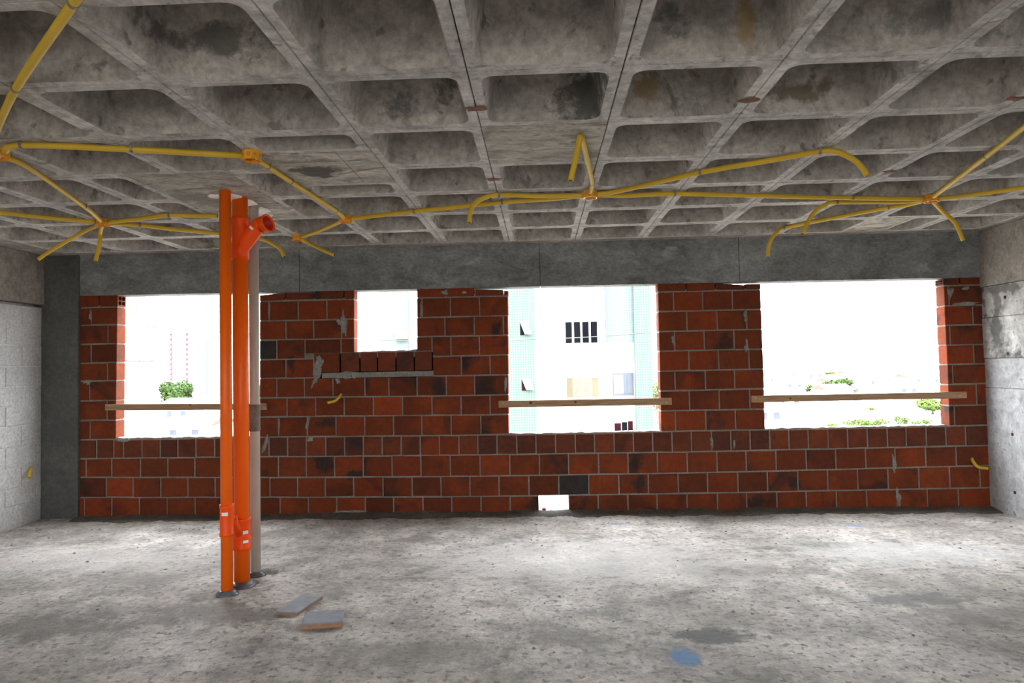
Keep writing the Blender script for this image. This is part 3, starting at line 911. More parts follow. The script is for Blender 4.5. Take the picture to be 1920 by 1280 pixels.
# ------------------------------------------------------------------ DRAIN PIPES
def pipe_at(px, py, z): return on_z(px, py, z)
P1, P2, P3 = Vector((-2.1246, 4.497, 0)), Vector((-2.1095, 4.692, 0)), Vector((-2.105, 4.907, 0))
def zy(px, py, P): return on_y(px, py, P.y).z
def pipe_root(name, P, label):
    return empty(name, (P.x, P.y, 0), label, 'pipe')
def collar(P, r, root):
    o = lathe('collar', P, [(r * 2.0, -0.004), (r * 1.9, 0.008), (r * 1.45, 0.022), (r * 1.15, 0.028), (r * 1.02, 0.03)], MAT['collar'], root, 18)
    for v in o.data.vertices:
        d = Vector((v.co.x - P.x, v.co.y - P.y, 0))
        if d.length > r * 1.3: v.co += d * (0.25 * noise.noise((v.co.x * 14, v.co.y * 14, 2)))
def ring_profile(r, L, lip):
    return [(r, 0), (r + lip, 0.0), (r + lip, 0.018), (r + lip * 0.55, 0.024), (r + lip * 0.55, L - 0.024), (r + lip, L - 0.018), (r + lip, L), (r, L)]
def sticker(root, P, px, py, r, w, h):
    c_ = on_y(px, py, P.y - r)
    d = Vector((c_.x - P.x, -r, 0))
    d = d.normalized() * (r + 0.002)
    tdir = Vector((-d.y, d.x, 0)).normalized()
    vs = []
    for k in range(5):
        a = (k / 4 - 0.5) * w
        q = Vector((P.x, P.y, 0)) + (d + tdir * -a).normalized() * (r + 0.002)
        vs += [(q.x, q.y, c_.z - h / 2), (q.x, q.y, c_.z + h / 2)]
    mesh('sticker', vs, [(2 * k, 2 * k + 2, 2 * k + 3, 2 * k + 1) for k in range(4)], MAT['sticker'], root)

R1, R2, R3 = 0.0385, 0.053, 0.036
r1 = pipe_root('drain_pipe', P1, 'thin orange drain pipe, left and nearest of the three, from floor to ceiling')
lathe('tube', P1, [(R1, 0.0), (R1, CEIL + 0.02)], MAT['orange_pipe'], r1, 24)
ca, cb = zy(427, 1004, P1), zy(425, 945, P1)
lathe('coupling', (P1.x, P1.y, ca), ring_profile(R1, cb - ca, 0.008), MAT['red_orange'], r1, 24)
za, zb = zy(430, 975, P1), zy(447, 1003, P2)
tube('branch', [(P1.x, P1.y + 0.01, za + 0.03), (P1.x + 0.006, P1.y + 0.075, za - 0.01), (P2.x, P2.y - 0.02, zb)], 0.030, MAT['red_orange'], r1, 14)
tube('branch_rim', [(P1.x + 0.004, P1.y + 0.055, za + 0.004), (P1.x + 0.007, P1.y + 0.08, za - 0.012)], 0.035, MAT['red_orange'], r1, 14)
sticker(r1, P1, 421, 964, R1 + 0.006, 0.045, 0.022)
collar(P1, R1, r1)

r2 = pipe_root('drain_pipe', P2, 'thick orange drain pipe, middle one, with an open side branch near the ceiling')
lathe('tube', P2, [(R2, 0.0), (R2, CEIL + 0.02)], MAT['orange_pipe'], r2, 28)
ca, cb = zy(454, 1029, P2), zy(453, 970, P2)
lathe('coupling', (P2.x, P2.y, ca), ring_profile(R2, cb - ca, 0.008), MAT['red_orange'], r2, 28)
zc = (ca + cb) / 2 - 0.04
lathe('coupling_ring', (P2.x, P2.y, zc), [(R2, 0), (R2 + 0.010, 0.002), (R2 + 0.010, 0.012), (R2, 0.014)], MAT['red_orange'], r2, 28)
sticker(r2, P2, 464, 999, R2 + 0.006, 0.04, 0.022); sticker(r2, P2, 465, 1016, R2 + 0.006, 0.04, 0.022)
fa, fb = zy(452, 486, P2), zy(452, 408, P2)
fit = lathe('branch_fitting', (P2.x, P2.y, fa), [(R2, 0), (R2 + 0.006, 0.0), (R2 + 0.006, 0.085), (R2 + 0.002, 0.095), (R2 + 0.002, fb - fa - 0.03), (R2 + 0.006, fb - fa - 0.02), (R2 + 0.006, fb - fa), (R2, fb - fa)], MAT['red_orange'], r2, 28)
zs_ = zy(452, 452, P2)
arm_a = Vector((P2.x, P2.y, zs_ - 0.06))
arm_b = Vector((on_y(484, 425, P2.y - 0.03).x, P2.y - 0.03, on_y(484, 424, P2.y - 0.03).z))
dm = Vector((0.90, -0.30, 0.22)).normalized()
mouth = on_y(503, 418, P2.y - 0.06)
path = smooth_path([arm_a, arm_a.lerp(arm_b, 0.55), arm_b, mouth - dm * 0.048], 5)
bm = bmesh.new()
rings = bm_tube(bm, path, R2 * 0.99, 24, cap=False)
o = from_bm('branch_arm', bm, MAT['red_orange'], fit, smooth=True)
bm = bmesh.new()
bm_axis_lathe(bm, mouth, dm, [(R2, -0.052), (R2 + 0.008, -0.046), (R2 + 0.008, -0.012), (R2 + 0.011, -0.008), (R2 + 0.011, 0.003), (R2 + 0.004, 0.003), (R2 - 0.001, -0.004)])
from_bm('branch_socket', bm, MAT['red_orange'], fit, smooth=True)
bm = bmesh.new()
bm_axis_lathe(bm, mouth, dm, [(R2 - 0.001, -0.004), (R2 - 0.003, -0.05), (0.003, -0.07)])
from_bm('branch_inside', bm, MAT['pipe_inside'], fit, smooth=True)
q = on_y(471, 427, P2.y - 0.085)
tv = (arm_b - arm_a).normalized(); uv = Vector((0, -1, 0)).cross(tv).normalized()
mesh('sticker', [q - tv * .008 - uv * .016, q + tv * .008 - uv * .016, q + tv * .008 + uv * .016, q - tv * .008 + uv * .016], [(0, 1, 2, 3)], MAT['sticker'], fit)
collar(P2, R2, r2)

r3 = pipe_root('vent_pipe', P3, 'beige vent pipe standing behind the two orange drain pipes')
lathe('tube', P3, [(R3, 0.0), (R3, CEIL - 0.005)], MAT['beige_pipe'], r3, 24)
ta, tb = zy(474, 808, P3), zy(473, 758, P3)
tp = lathe('tape_wrap', (P3.x, P3.y, ta), [(R3 + 0.0005, 0), (R3 + 0.004, 0.005), (R3 + 0.003, 0.1), (R3 + 0.0045, (tb - ta) * .7), (R3 + 0.003, tb - ta - 0.004), (R3 + 0.0005, tb - ta)], MAT['tape'], r3, 24)
collar(P3, R3, r3)
# foam packed round the pipes where they pass the slab
foam = empty('foam_packing', (P2.x, P2.y, CEIL), 'pinkish white foam packed around pipe tops in ceiling panel', 'foam')
for s, (px, py, sx, sy) in enumerate(((404, 366, 0.05, 0.03), (440, 369, 0.06, 0.11), (458, 377, 0.07, 0.13), (483, 391, 0.075, 0.11), (499, 402, 0.05, 0.07))):
    p = on_z(px, py, CEIL)
    bm = bmesh.new()
    bmesh.ops.create_icosphere(bm, subdivisions=3, radius=1.0)
    for v in bm.verts:
        k = 1 + 0.5 * noise.noise((v.co.x * 2 + s * 5, v.co.y * 2, v.co.z))
        v.co = Vector((v.co.x * sx * k, v.co.y * sy * k, v.co.z * 0.022)) + p
    from_bm('foam_lump', bm, MAT['foam'], foam, smooth=True)

# ------------------------------------------------------------------ JUNCTION BOXES
BOX_H = 0.052
BOXES = {
 'a': ((472, 284), 'large orange octagonal junction box above the drain pipes, seen full side on'),
 'b': ((648, 405), 'orange junction box on rib where three conduits meet, right of the drain pipes'),
 'c': ((559, 440), 'small orange junction box near beam with one short conduit stub hanging right'),
 'd': ((1106, 358), 'orange junction box at centre of ceiling below the flat panel'),
 'e': ((1745, 366), 'orange junction box near right wall where six conduits fan out'),
 'f': ((193, 411), 'orange junction box left of the drain pipes with two stubs hanging toward the column'),
 'g': ((-2, 279), 'orange junction box cut by the left picture edge')}
BP = {}
def junction_box(key, px, label):
    p = on_z(px[0], px[1], CEIL)
    BP[key] = p
    root = empty('junction_box', (p.x, p.y, CEIL), label, 'junction box', 'octagonal junction boxes on the ceiling ribs')
    R = 0.052
    bm = bmesh.new()
    n = 8
    def ringv(r, z): return [bm.verts.new((p.x + r * math.cos(math.pi / 8 + 2 * math.pi * k / n), p.y + r * math.sin(math.pi / 8 + 2 * math.pi * k / n), z)) for k in range(n)]
    rr = [ringv(R * 0.97, CEIL), ringv(R, CEIL - 0.006), ringv(R, CEIL - BOX_H), ringv(R * 0.92, CEIL - BOX_H), ringv(R * 0.90, CEIL - 0.012)]
    bm.faces.new(rr[0])
    for a, b in zip(rr, rr[1:]):
        for k in range(n): bm.faces.new((a[k], a[(k + 1) % n], b[(k + 1) % n], b[k]))
    bm.faces.new(rr[-1])
    from_bm('box_body', bm, MAT['box'], root)
    bm = bmesh.new()
    r0 = [ringv(R * 1.04, CEIL - BOX_H + 0.007), ringv(R * 1.04, CEIL - BOX_H - 0.001), ringv(R * 0.9, CEIL - BOX_H - 0.001)]
    for a, b in zip(r0, r0[1:]):
        for k in range(n): bm.faces.new((a[k], a[(k + 1) % n], b[(k + 1) % n], b[k]))
    from_bm('box_rim', bm, MAT['box'], root)
    for k in range(8):
        a = 2 * math.pi * k / 8 + math.pi / 4
        c0 = Vector((p.x + R * 0.925 * math.cos(a), p.y + R * 0.925 * math.sin(a), CEIL - 0.024))
        nrm = Vector((math.cos(a), math.sin(a), 0))
        bm = bmesh.new()
        bm_tube(bm, [c0, c0 + nrm * 0.0025], [0.0125, 0.0115] if k % 2 else [0.009, 0.0085], 14)
        from_bm('knockout', bm, MAT['knockout'], root)
    for s in (-1, 1):
        c0 = Vector((p.x + s * R * 0.8, p.y - R * 0.72, CEIL - BOX_H))
        bm = bmesh.new()
        bm_tube(bm, [c0, c0 + Vector((0, 0, -0.007))], 0.0055, 8)
        from_bm('screw', bm, MAT['screw'], root)
for k_, (px_, lb_) in BOXES.items(): junction_box(k_, px_, lb_)

# ------------------------------------------------------------------ CONDUITS
CR = 0.0165
CZ = CEIL - CR - 0.003
def cpt(px, py): return on_z(px, py, CZ)
def conduit(label, pts, clamps=(), group='yellow conduits under the ceiling', box_a=None, box_b=None):
    """pts: (px, py) on the rib level, or (px, py, 'h') hanging in the vertical plane of the point before"""
    P = []
    if box_a:
        P.append(None)
    for q in pts:
        if len(q) == 2: P.append(cpt(*q))
        else:
            Y = (P[-1].y if not isinstance(q[2], float) else q[2])
            P.append(on_y(q[0], q[1], Y))
    if box_a:
        b = BP[box_a]; d = (P[1] - b); d.z = 0; d.normalize()
        P[0] = Vector((b.x, b.y, CEIL - 0.026)) + d * 0.05
    if box_b:
        b = BP[box_b]; d = (P[-1] - b); d.z = 0; d.normalize()
        P.append(Vector((b.x, b.y, CEIL - 0.026)) + d * 0.05)
    root = empty('electrical_conduit', P[0], label, 'conduit', group)
    bm = bmesh.new()
    path = smooth_path(P, 7) if len(P) > 2 else P
    bm_tube(bm, path, CR, 10)
    e, d = path[-1], (path[-1] - path[-2]).normalized()
    from_bm('tube', bm, MAT['conduit'], root, smooth=True)
    if not box_b:
        bm = bmesh.new()
        bm_tube(bm, [e - d * 0.002, e + d * 0.0015], CR * 0.72, 10)
        from_bm('tube_mouth', bm, MAT['brick_hole'], root)
    for (cx, cyy) in clamps:
        c0 = cpt(cx, cyy)
        # direction of the run at the clamp
        i = min(range(len(path) - 1), key=lambda k: ((path[k] + path[k + 1]) / 2 - c0).length)
        d = (path[i + 1] - path[i]); d.z = 0; d.normalize()
        best = min((path[i] + (path[i + 1] - path[i]) * t for t in (0, .25, .5, .75, 1)), key=lambda v: (v - c0).length)
        sd = Vector((-d.y, d.x, 0))
        bm = bmesh.new()
        arc = [best + sd * math.cos(a) * (CR + 0.002) + Vector((0, 0, 1)) * (-math.sin(a) * (CR + 0.002)) for a in [math.pi * k / 8 for k in range(9)]]
        arc = [Vector((arc[0].x, arc[0].y, CEIL))] + arc + [Vector((arc[-1].x, arc[-1].y, CEIL))]
        prev = None
        for v in arc:
            row = [bm.verts.new(v - d * 0.008), bm.verts.new(v + d * 0.008)]
            if prev: bm.faces.new((prev[0], row[0], row[1], prev[1]))
            prev = row
        cl = from_bm('clamp', bm, MAT['clamp'], root)
        s_ = cl.modifiers.new('thick', 'SOLIDIFY'); s_.thickness = 0.002
    return root
conduit('thick looking yellow conduit in the top left corner of the ceiling, nearest the viewer', [(150, -14), (138, 6), (30, 166), (-14, 262)], [(139, 5), (29, 167)])
conduit('straight yellow conduit from left edge box to the large octagonal box', [(40, 272), (247, 280)], [(40, 271), (247, 279)], box_a='g', box_b='a')
conduit('yellow conduit slanting from left edge box down to the five way box', [(60, 318), (160, 389)], [(160, 388)], box_a='g', box_b='f')
conduit('yellow conduit entering from left picture edge to the five way box', [(-110, 386), (-20, 396), (90, 408)], [], box_b='f')
conduit('upper yellow conduit from the five way box to behind the drain pipes', [(262, 410), (318, 403), (360, 404), (408, 405)], [(318, 403)], box_a='f')
conduit('lower yellow conduit from the five way box passing behind drain pipes, end bent down', [(262, 422), (330, 430), (435, 440), (490, 448), (513, 458, 'h'), (526, 468, 'h'), (533, 481, 'h')], [(262, 422), (435, 440)], box_a='f')
conduit('yellow stub hanging from the five way box toward the left block wall', [(150, 438), (95, 470, 'h'), (72, 486, 'h')], [], box_a='f')
conduit('short yellow stub hanging straight down from the five way box', [(188, 435), (187, 456, 'h'), (179, 489, 'h')], [], box_a='f')
conduit('yellow conduit running diagonally from the large octagonal box to the three way box', [(503, 313), (547, 342), (630, 395)], [(503, 312), (547, 341), (630, 395)], box_a='a', box_b='b')
conduit('long yellow conduit from the three way box to the central box', [(700, 405), (777, 396), (942, 379), (1040, 372)], [(777, 396), (942, 379)], box_a='b', box_b='d')
conduit('short yellow conduit between the three way box and the small box by the beam', [(610, 428), (590, 436)], [], box_a='b', box_b='c')
conduit('short yellow stub slanting down right from the small box by the beam', [(580, 456), (604, 468, 'h'), (627, 478, 'h')], [], box_a='c')
conduit('yellow conduit left of the central box with its end curling down', [(1020, 367), (936, 365), (912, 369, 'h'), (893, 379, 'h'), (883, 395, 'h'), (880, 417, 'h')], [(936, 365)], box_a='d')
conduit('yellow conduit rising from the central box to the flat ceiling panel', [(1110, 343), (1100, 296), (1090, 256)], [(1110, 344)], box_a='d')
conduit('loose yellow conduit end dangling from the flat ceiling panel', [(1088, 254), (1081, 290, 'h'), (1070, 338, 'h')], [])
conduit('yellow conduit rising right from the central box, end curving down by the third rib', [(1160, 358), (1314, 323), (1440, 301), (1538, 284), (1566, 284, 'h'), (1592, 294, 'h'), (1612, 309, 'h'), (1626, 329, 'h')], [(1314, 322), (1538, 283)], box_a='d')
conduit('long level yellow conduit between the central box and the six way box', [(1180, 366), (1265, 363), (1430, 367), (1598, 371)], [(1265, 363), (1598, 371)], box_a='d', box_b='e')
conduit('yellow conduit left of the six way box with short end curling down', [(1690, 378), (1569, 379), (1548, 384, 'h'), (1530, 395, 'h'), (1517, 412, 'h'), (1505, 438, 'h')], [(1569, 379)], box_a='e')
conduit('yellow conduit from six way box reaching furthest left, end hooked down over the beam', [(1700, 384), (1665, 389), (1560, 409), (1472, 427), (1456, 436, 'h'), (1446, 449, 'h'), (1441, 464, 'h'), (1440, 481, 'h')], [(1665, 388), (1472, 427)], box_a='e')
conduit('yellow conduit from six way box slanting up to the right picture edge', [(1775, 350), (1850, 293), (1940, 222), (2060, 128)], [(1850, 293)], box_a='e')
conduit('nearly level yellow conduit from six way box out of the right picture edge', [(1800, 368), (1940, 349), (2060, 333)], [], box_a='e')
conduit('yellow stub hanging from the six way box toward the right wall corner', [(1768, 397), (1788, 414, 'h'), (1797, 430, 'h'), (1806, 451, 'h')], [], box_a='e')
def wall_stub(label, pts, mat='conduit'):
    P = [Vector(p) for p in pts]
    root = empty('conduit_stub', P[0], label, 'conduit')
    path = smooth_path(P, 6)
    bm = bmesh.new(); bm_tube(bm, path, 0.0145, 10)
    from_bm('tube', bm, MAT[mat], root, smooth=True)
    e, d = path[-1], (path[-1] - path[-2]).normalized()
    bm = bmesh.new(); bm_tube(bm, [e - d * .002, e + d * .0015], 0.010, 10)
    from_bm('tube_mouth', bm, MAT['brick_hole'], root)
    return root
def hole_patch(px, py, r, Y):
    p = on_y(px, py, Y)
    bm = bmesh.new(); bmesh.ops.create_icosphere(bm, subdivisions=2, radius=r)
    for v in bm.verts: v.co = Vector((v.co.x, v.co.y * 0.12, v.co.z * 1.1)) + p
    from_bm('cable_hole', bm, MAT['brick_hole'], wall)
Y_ = WALL_Y
wall_stub('short yellow conduit stub poking from brick wall below the small opening', [on_y(641, 736, Y_ + .03), on_y(638, 742, Y_ - .02), on_y(629, 751, Y_ - .06), on_y(614, 755, Y_ - .08)])
hole_patch(638, 739, 0.022, Y_ - 0.002)
wall_stub('yellow conduit stub bent right from brick wall near the right corner', [on_y(1821, 855, Y_ + .03), on_y(1824, 864, Y_ - .02), on_y(1834, 875, Y_ - .05), on_y(1852, 878, Y_ - .06)])
hole_patch(1825, 860, 0.028, Y_ - 0.002)
LX = LEFT_X
wall_stub('short yellow conduit stub poking from the grey block wall', [on_x(60, 876, LX - .03), on_x(58, 880, LX + .02), on_x(55, 887, LX + .05), on_x(55, 895, LX + .06)])

# ------------------------------------------------------------------ BOARDS across the openings
def board(label, l, r_, h=0.068):
    a, b = on_y(l[0], l[1], WALL_Y - 0.015), on_y(r_[0], r_[1], WALL_Y - 0.015)
    root = empty('guard_board', (a + b) / 2, label, 'board', 'guard boards nailed across openings')
    y0, y1 = WALL_Y - 0.03, WALL_Y - 0.004
    bm = bmesh.new()
    n = 8
    rows = []
    for s in range(n + 1):
        t = s / n
        x, z = a.x + (b.x - a.x) * t, a.z + (b.z - a.z) * t
        w = h / 2 + 0.0025 * noise.noise((x * 2, z, 3))
        rows.append([bm.verts.new(v) for v in ((x, y0, z - w), (x, y1, z - w), (x, y1, z + w), (x, y0, z + w))])
    for r0, r1_ in zip(rows, rows[1:]):
        for k in range(4): bm.faces.new((r0[k], r0[(k + 1) % 4], r1_[(k + 1) % 4], r1_[k]))
    bm.faces.new(rows[0]); bm.faces.new(rows[-1])
    bmesh.ops.bevel(bm, geom=[e for e in bm.edges if len(e.link_faces) == 2 and e.calc_face_angle(0) > 1.0], offset=0.003, segments=1, affect='EDGES')
    from_bm('plank', bm, MAT['wood'], root)
    return root, a, b, y0
def knot(root, px, py, y0, r):
    p = on_y(px, py, y0)
    bm = bmesh.new(); bm_tube(bm, [p + Vector((0, .002, 0)), p + Vector((0, -0.001, 0))], [r, r * .8], 12)
    from_bm('knot', bm, MAT['knot'], root)
def nails(root, pts, y0):
    for px, py in pts:
        p = on_y(px, py, y0)
        bm = bmesh.new(); bm_tube(bm, [p + Vector((0, .002, 0)), p + Vector((0, -0.002, 0))], 0.004, 8)
        from_bm('nail', bm, MAT['screw'], root)
b_, _, _, y_ = board('wooden board across left opening, passing behind the drain pipes', (199, 763), (501, 762), 0.062)
nails(b_, [(206, 761), (495, 764)], y_); knot(b_, 357, 759, y_, 0.012)
b_, _, _, y_ = board('wooden board across the opening facing the green tiled building', (935, 757.5), (1259, 752), 0.068)
nails(b_, [(943, 755), (1250, 754)], y_); knot(b_, 995, 755, y_, 0.017); knot(b_, 1079, 753.5, y_, 0.014)
b_, _, _, y_ = board('wooden board across the rightmost opening facing the distant city', (1408, 748), (1811, 740), 0.064)
nails(b_, [(1417, 746), (1800, 741)], y_); knot(b_, 1482, 747, y_, 0.012)

# ------------------------------------------------------------------ loose things on the floor
def tile(label, top_px, th):
    P = [on_z(x, y, th + 0.004) for x, y in top_px]
    c_ = sum(P, Vector()) / len(P)
    root = empty('loose_tile', (c_.x, c_.y, 0), label, 'tile', 'broken tiles on the floor')
    n = len(P)
    top = [Vector((p.x, p.y, th + 0.004)) for p in P]
    mid = [Vector((p.x, p.y, th - 0.002)) for p in P]
    bot = [c_ + (p - c_) * 0.98 for p in P]
    for q_ in bot: q_.z = 0.003
    mesh('tile_body', bot + mid, [tuple(reversed(range(n)))] + [(k, (k + 1) % n, n + (k + 1) % n, n + k) for k in range(n)] + [tuple(range(n, 2 * n))], MAT['tile_body'], root)
    ins = [c_ + (p - c_) * 0.985 for p in top]
    for q_ in ins: q_.z = th + 0.0055
    mid2 = [m_ + Vector((0, 0, 0.0004)) for m_ in mid]
    mesh('tile_glaze', mid2 + top + ins, [(k, (k + 1) % n, n + (k + 1) % n, n + k) for k in range(n)] + [(n + k, n + (k + 1) % n, 2 * n + (k + 1) % n, 2 * n + k) for k in range(n)] + [tuple(range(2 * n, 3 * n))], MAT['tile_glaze'], root)
tile('grey glazed tile lying askew on floor, the farther of the two', [(520, 1146), (556, 1149), (606, 1116), (564, 1116)], 0.022)
tile('grey glazed tile lying square on floor, the nearer of the two', [(566, 1170), (643, 1165), (645, 1143), (572, 1147)], 0.03)
bm = bmesh.new()
rng = random.Random(3)
for s in range(420):
    x, y = rng.uniform(LEFT_X + 0.1, RIGHT_X - 0.1), rng.uniform(1.6, WALL_Y - 0.4)
    if rng.random() < 0.25: y = WALL_Y - 0.40 - abs(rng.gauss(0, 0.08))
    r = rng.uniform(0.004, 0.013)
    if abs(x + 1.4) < 0.42 and abs(y - 4.1) < 0.4: continue
    mm = bmesh.ops.create_icosphere(bm, subdivisions=1, radius=r)
    for v in mm['verts']:
        v.co *= 1 + 0.4 * noise.noise(v.co * 90 + Vector((s, 0, 0)))
        v.co.z *= 0.6
        v.co += Vector((x, y, floor_h(x, y) + r * 0.2))
cr = from_bm('mortar_crumbs', bm, MAT['crumb'])
tag(cr, 'small grey mortar crumbs scattered over the concrete floor', 'rubble', kind='stuff')

# ------------------------------------------------------------------ OUTSIDE
GZ = -9.0
gr = mesh('ground', [(-3000, WALL_Y + 3, GZ), (3000, WALL_Y + 3, GZ), (3000, 4000, GZ), (-3000, 4000, GZ)], [(0, 1, 2, 3)], MAT['ground'])
tag(gr, 'pale ground far below the windows', kind='structure')
gb = mesh('ground', [(-3000, -4000, GZ), (3000, -4000, GZ), (3000, WALL_Y + 3, GZ), (-3000, WALL_Y + 3, GZ)], [(0, 1, 2, 3)], MAT['ground'])
tag(gb, 'pale ground below and behind the building', kind='structure')

BY = 35.0
apt = empty('apartment_building', (6, BY, GZ), 'white apartment building with green tiled strips, seen through the middle opening', 'building')
def on_b(px, py, Y=BY): return on_y(px, py, Y)
def bpanel(name, px0, px1, y_top, y_bot, mat, Y0=BY, Y1=BY + 8, py=680):
    a, b = on_b(px0, py, Y0), on_b(px1, py, Y0)
    zt = on_b((px0 + px1) / 2, y_top, Y0).z if y_top is not None else 8.5
    zb_ = on_b((px0 + px1) / 2, y_bot, Y0).z if y_bot is not None else GZ
    return box(name, (a.x, Y0, zb_), (b.x, Y1, zt), MAT[mat], apt)
bpanel('wing_wall', 711, 766, None, None, 'cyan_tile', BY + 1.5)
bpanel('wing_wall', 766, 905, None, None, 'white_render', BY + 1.8)
bpanel('balcony_front', 741, 764, 618, 636, 'beige_render', BY + 1.2, BY + 1.6)
bpanel('tile_strip', 905, 1004.5, None, None, 'green_tile', BY - 0.15)
bpanel('facade', 1004.5, 1136, None, None, 'white_render', BY)
bpanel('facade', 1136, 1193, None, None, 'white_render', BY + 0.6)
bpanel('tile_band', 1137, 1192, None, 641, 'cyan_tile', BY + 0.5, BY + 0.7)
bpanel('tile_strip', 1191, 1222, None, None, 'green_tile', BY + 0.2)
def four_pane(px0, px1, py0, py1, mats, Y=BY):
    a, b = on_b(px0, py0, Y), on_b(px1, py1, Y)
    w = empty('window', (0, 0, 0)); w.parent = apt; w.location = -apt.location
    box('window_frame', (a.x - 0.05, Y - 0.03, b.z - 0.05), (b.x + 0.05, Y + 0.02, a.z + 0.05), MAT['frame_white'], w)
    n = 4
    for k in range(n):
        x0, x1 = a.x + (b.x - a.x) * k / n + 0.05, a.x + (b.x - a.x) * (k + 1) / n - 0.05
        box('pane', (x0, Y - 0.045, b.z), (x1, Y - 0.02, a.z), MAT[mats[k]], w)
four_pane(1058, 1122, 604, 642, ['dark_glass'] * 4)
four_pane(1060, 1124, 708, 744, ['warm_glass', 'cream_glass', 'cream_glass', 'warm_glass'])
def awning(px0, px1, py0, py1, inner):
    Y = BY - 0.15
    a, b = on_b(px0, py0, Y), on_b(px1, py1, Y)
    w = empty('awning_window', (0, 0, 0)); w.parent = apt; w.location = -apt.location
    box('opening', (a.x, Y - 0.02, b.z), (b.x, Y + 0.02, a.z), MAT[inner], w)
    t = 0.05
    out = 0.2
    vs = [(a.x, Y - 0.03, a.z), (b.x, Y - 0.03, a.z), (b.x + 0.22, Y - out, b.z + 0.04), (a.x + 0.24, Y - out, b.z + 0.04)]
    vs += [(x, y + t, z + 0.02) for x, y, z in vs]
    mesh('sash', vs, [(0, 1, 2, 3), (7, 6, 5, 4), (0, 4, 5, 1), (1, 5, 6, 2), (2, 6, 7, 3), (3, 7, 4, 0)], MAT['frame_white'], w)
awning(975, 990, 603, 628, 'dark_glass'); awning(978, 994, 709, 732, 'maroon')
Y = BY + 0.6
a, b = on_b(1150, 701, Y), on_b(1187, 739, Y)
w_ = empty('window', (0, 0, 0)); w_.parent = apt; w_.location = -apt.location
box('window_frame', (a.x - .05, Y - .04, b.z - .05), (b.x + .05, Y, a.z + .05), MAT['pale_glass'], w_)
for s0, s1 in ((0.02, 0.5), (0.56, 0.66), (0.72, 0.96)):
    box('pane', (a.x + (b.x - a.x) * s0, Y - .055, b.z + .05), (a.x + (b.x - a.x) * s1, Y - .03, a.z - .05), MAT['frame_white' if s0 < .1 else 'pale_glass'], w_)
box('sill', (a.x + 0.5, Y - .15, b.z - .12), (b.x + .05, Y, b.z - .05), MAT['roof_grey'], w_)
a, b = on_b(1152, 793, Y), on_b(1187, 812, Y)
w_ = empty('window', (0, 0, 0)); w_.parent = apt; w_.location = -apt.location
box('pane', (a.x, Y - .04, b.z - 0.6), (a.x + .34, Y, a.z), MAT['maroon'], w_)
box('pane', (a.x + .38, Y - .04, b.z - 0.6), (a.x + .66, Y, a.z + .05), MAT['dark_glass'], w_)
box('pane', (a.x + .70, Y - .04, b.z - 0.6), (b.x, Y, a.z + .1), MAT['maroon'], w_)

# left opening: stained cream block, striped tower, pale tower
CYB = 50.0
cr_ = empty('cream_building', (-40, CYB, GZ), 'stained cream building filling left side of the left opening', 'building')
CX_ = on_y(297, 600, CYB + 10).x           # its flank runs away from the viewer
box('wall', (CX_ - 14, CYB - 6, GZ), (CX_, CYB + 10, 12), MAT['cream_render'], cr_)
zl = on_x(270, 672, CX_).z
box('ledge', (CX_, on_x(228, 671, CX_).y, zl - 0.15), (CX_ + 0.3, on_x(290, 671, CX_).y, zl), MAT['white_render'], cr_)
for px, py, w, h in ((243, 582, 0.5, 0.7), (260, 579, 0.7, 0.8), (278, 588, 0.8, 0.4), (243, 634, 0.25, 0.3), (262, 640, 0.2, 0.3), (270, 660, 1.3, 0.4)):
    p = on_x(px, py, CX_)
    box('vent_grille', (CX_, p.y - w / 2, p.z - h / 2), (CX_ + 0.04, p.y + w / 2, p.z + h / 2), MAT['beige_render'], cr_)
TY = 400.0
tw = empty('striped_tower', (-200, TY, GZ), 'distant white tower with two red vertical stripes', 'building')
a, b = on_y(312, 610, TY), on_y(361, 610, TY)
zt = on_y(336, 607, TY).z
box('tower_body', (a.x, TY, GZ), (b.x, TY + 15, zt), MAT['white_render'], tw)
for p0, p1, t in ((311, 323, 612), (349, 362, 618)):
    x0, x1 = on_y(p0, 650, TY).x, on_y(p1, 650, TY).x
    z1 = on_y(p0, t, TY).z
    z = GZ + 6
    while z < z1 - 2.4:
        box('balcony', (x0, TY - 1.5, z), (x1, TY, z + 1.5), MAT['red_stripe'], tw)
        z += 3.0
    box('stripe', (x1 - 1.1 if p0 < 330 else x0, TY - 0.4, GZ), (x1 if p0 < 330 else x0 + 1.1, TY, z1), MAT['red_stripe'], tw)
TY2 = 300.0
tw2 = empty('pale_tower', (-150, TY2, GZ), 'distant pale tower with thin cyan stripe behind the drain pipes', 'building')
a, b = on_y(363, 600, TY2), on_y(470, 600, TY2)
box('tower_body', (a.x, TY2, GZ), (b.x, TY2 + 15, on_y(400, 571, TY2).z), MAT['white_render'], tw2)
x0, x1 = on_y(387, 700, TY2).x, on_y(390.5, 700, TY2).x
box('stripe', (x0, TY2 - 0.5, GZ), (x1, TY2, on_y(388, 635, TY2).z), MAT['cyan_stripe'], tw2)
for yy in (572, 590):
    z_ = on_y(390, yy, TY2).z
    box('sign_band', (on_y(385, yy, TY2).x, TY2 - 0.4, z_ - 0.5), (on_y(397, yy, TY2).x, TY2, z_ + 0.3), MAT['cyan_stripe'], tw2)

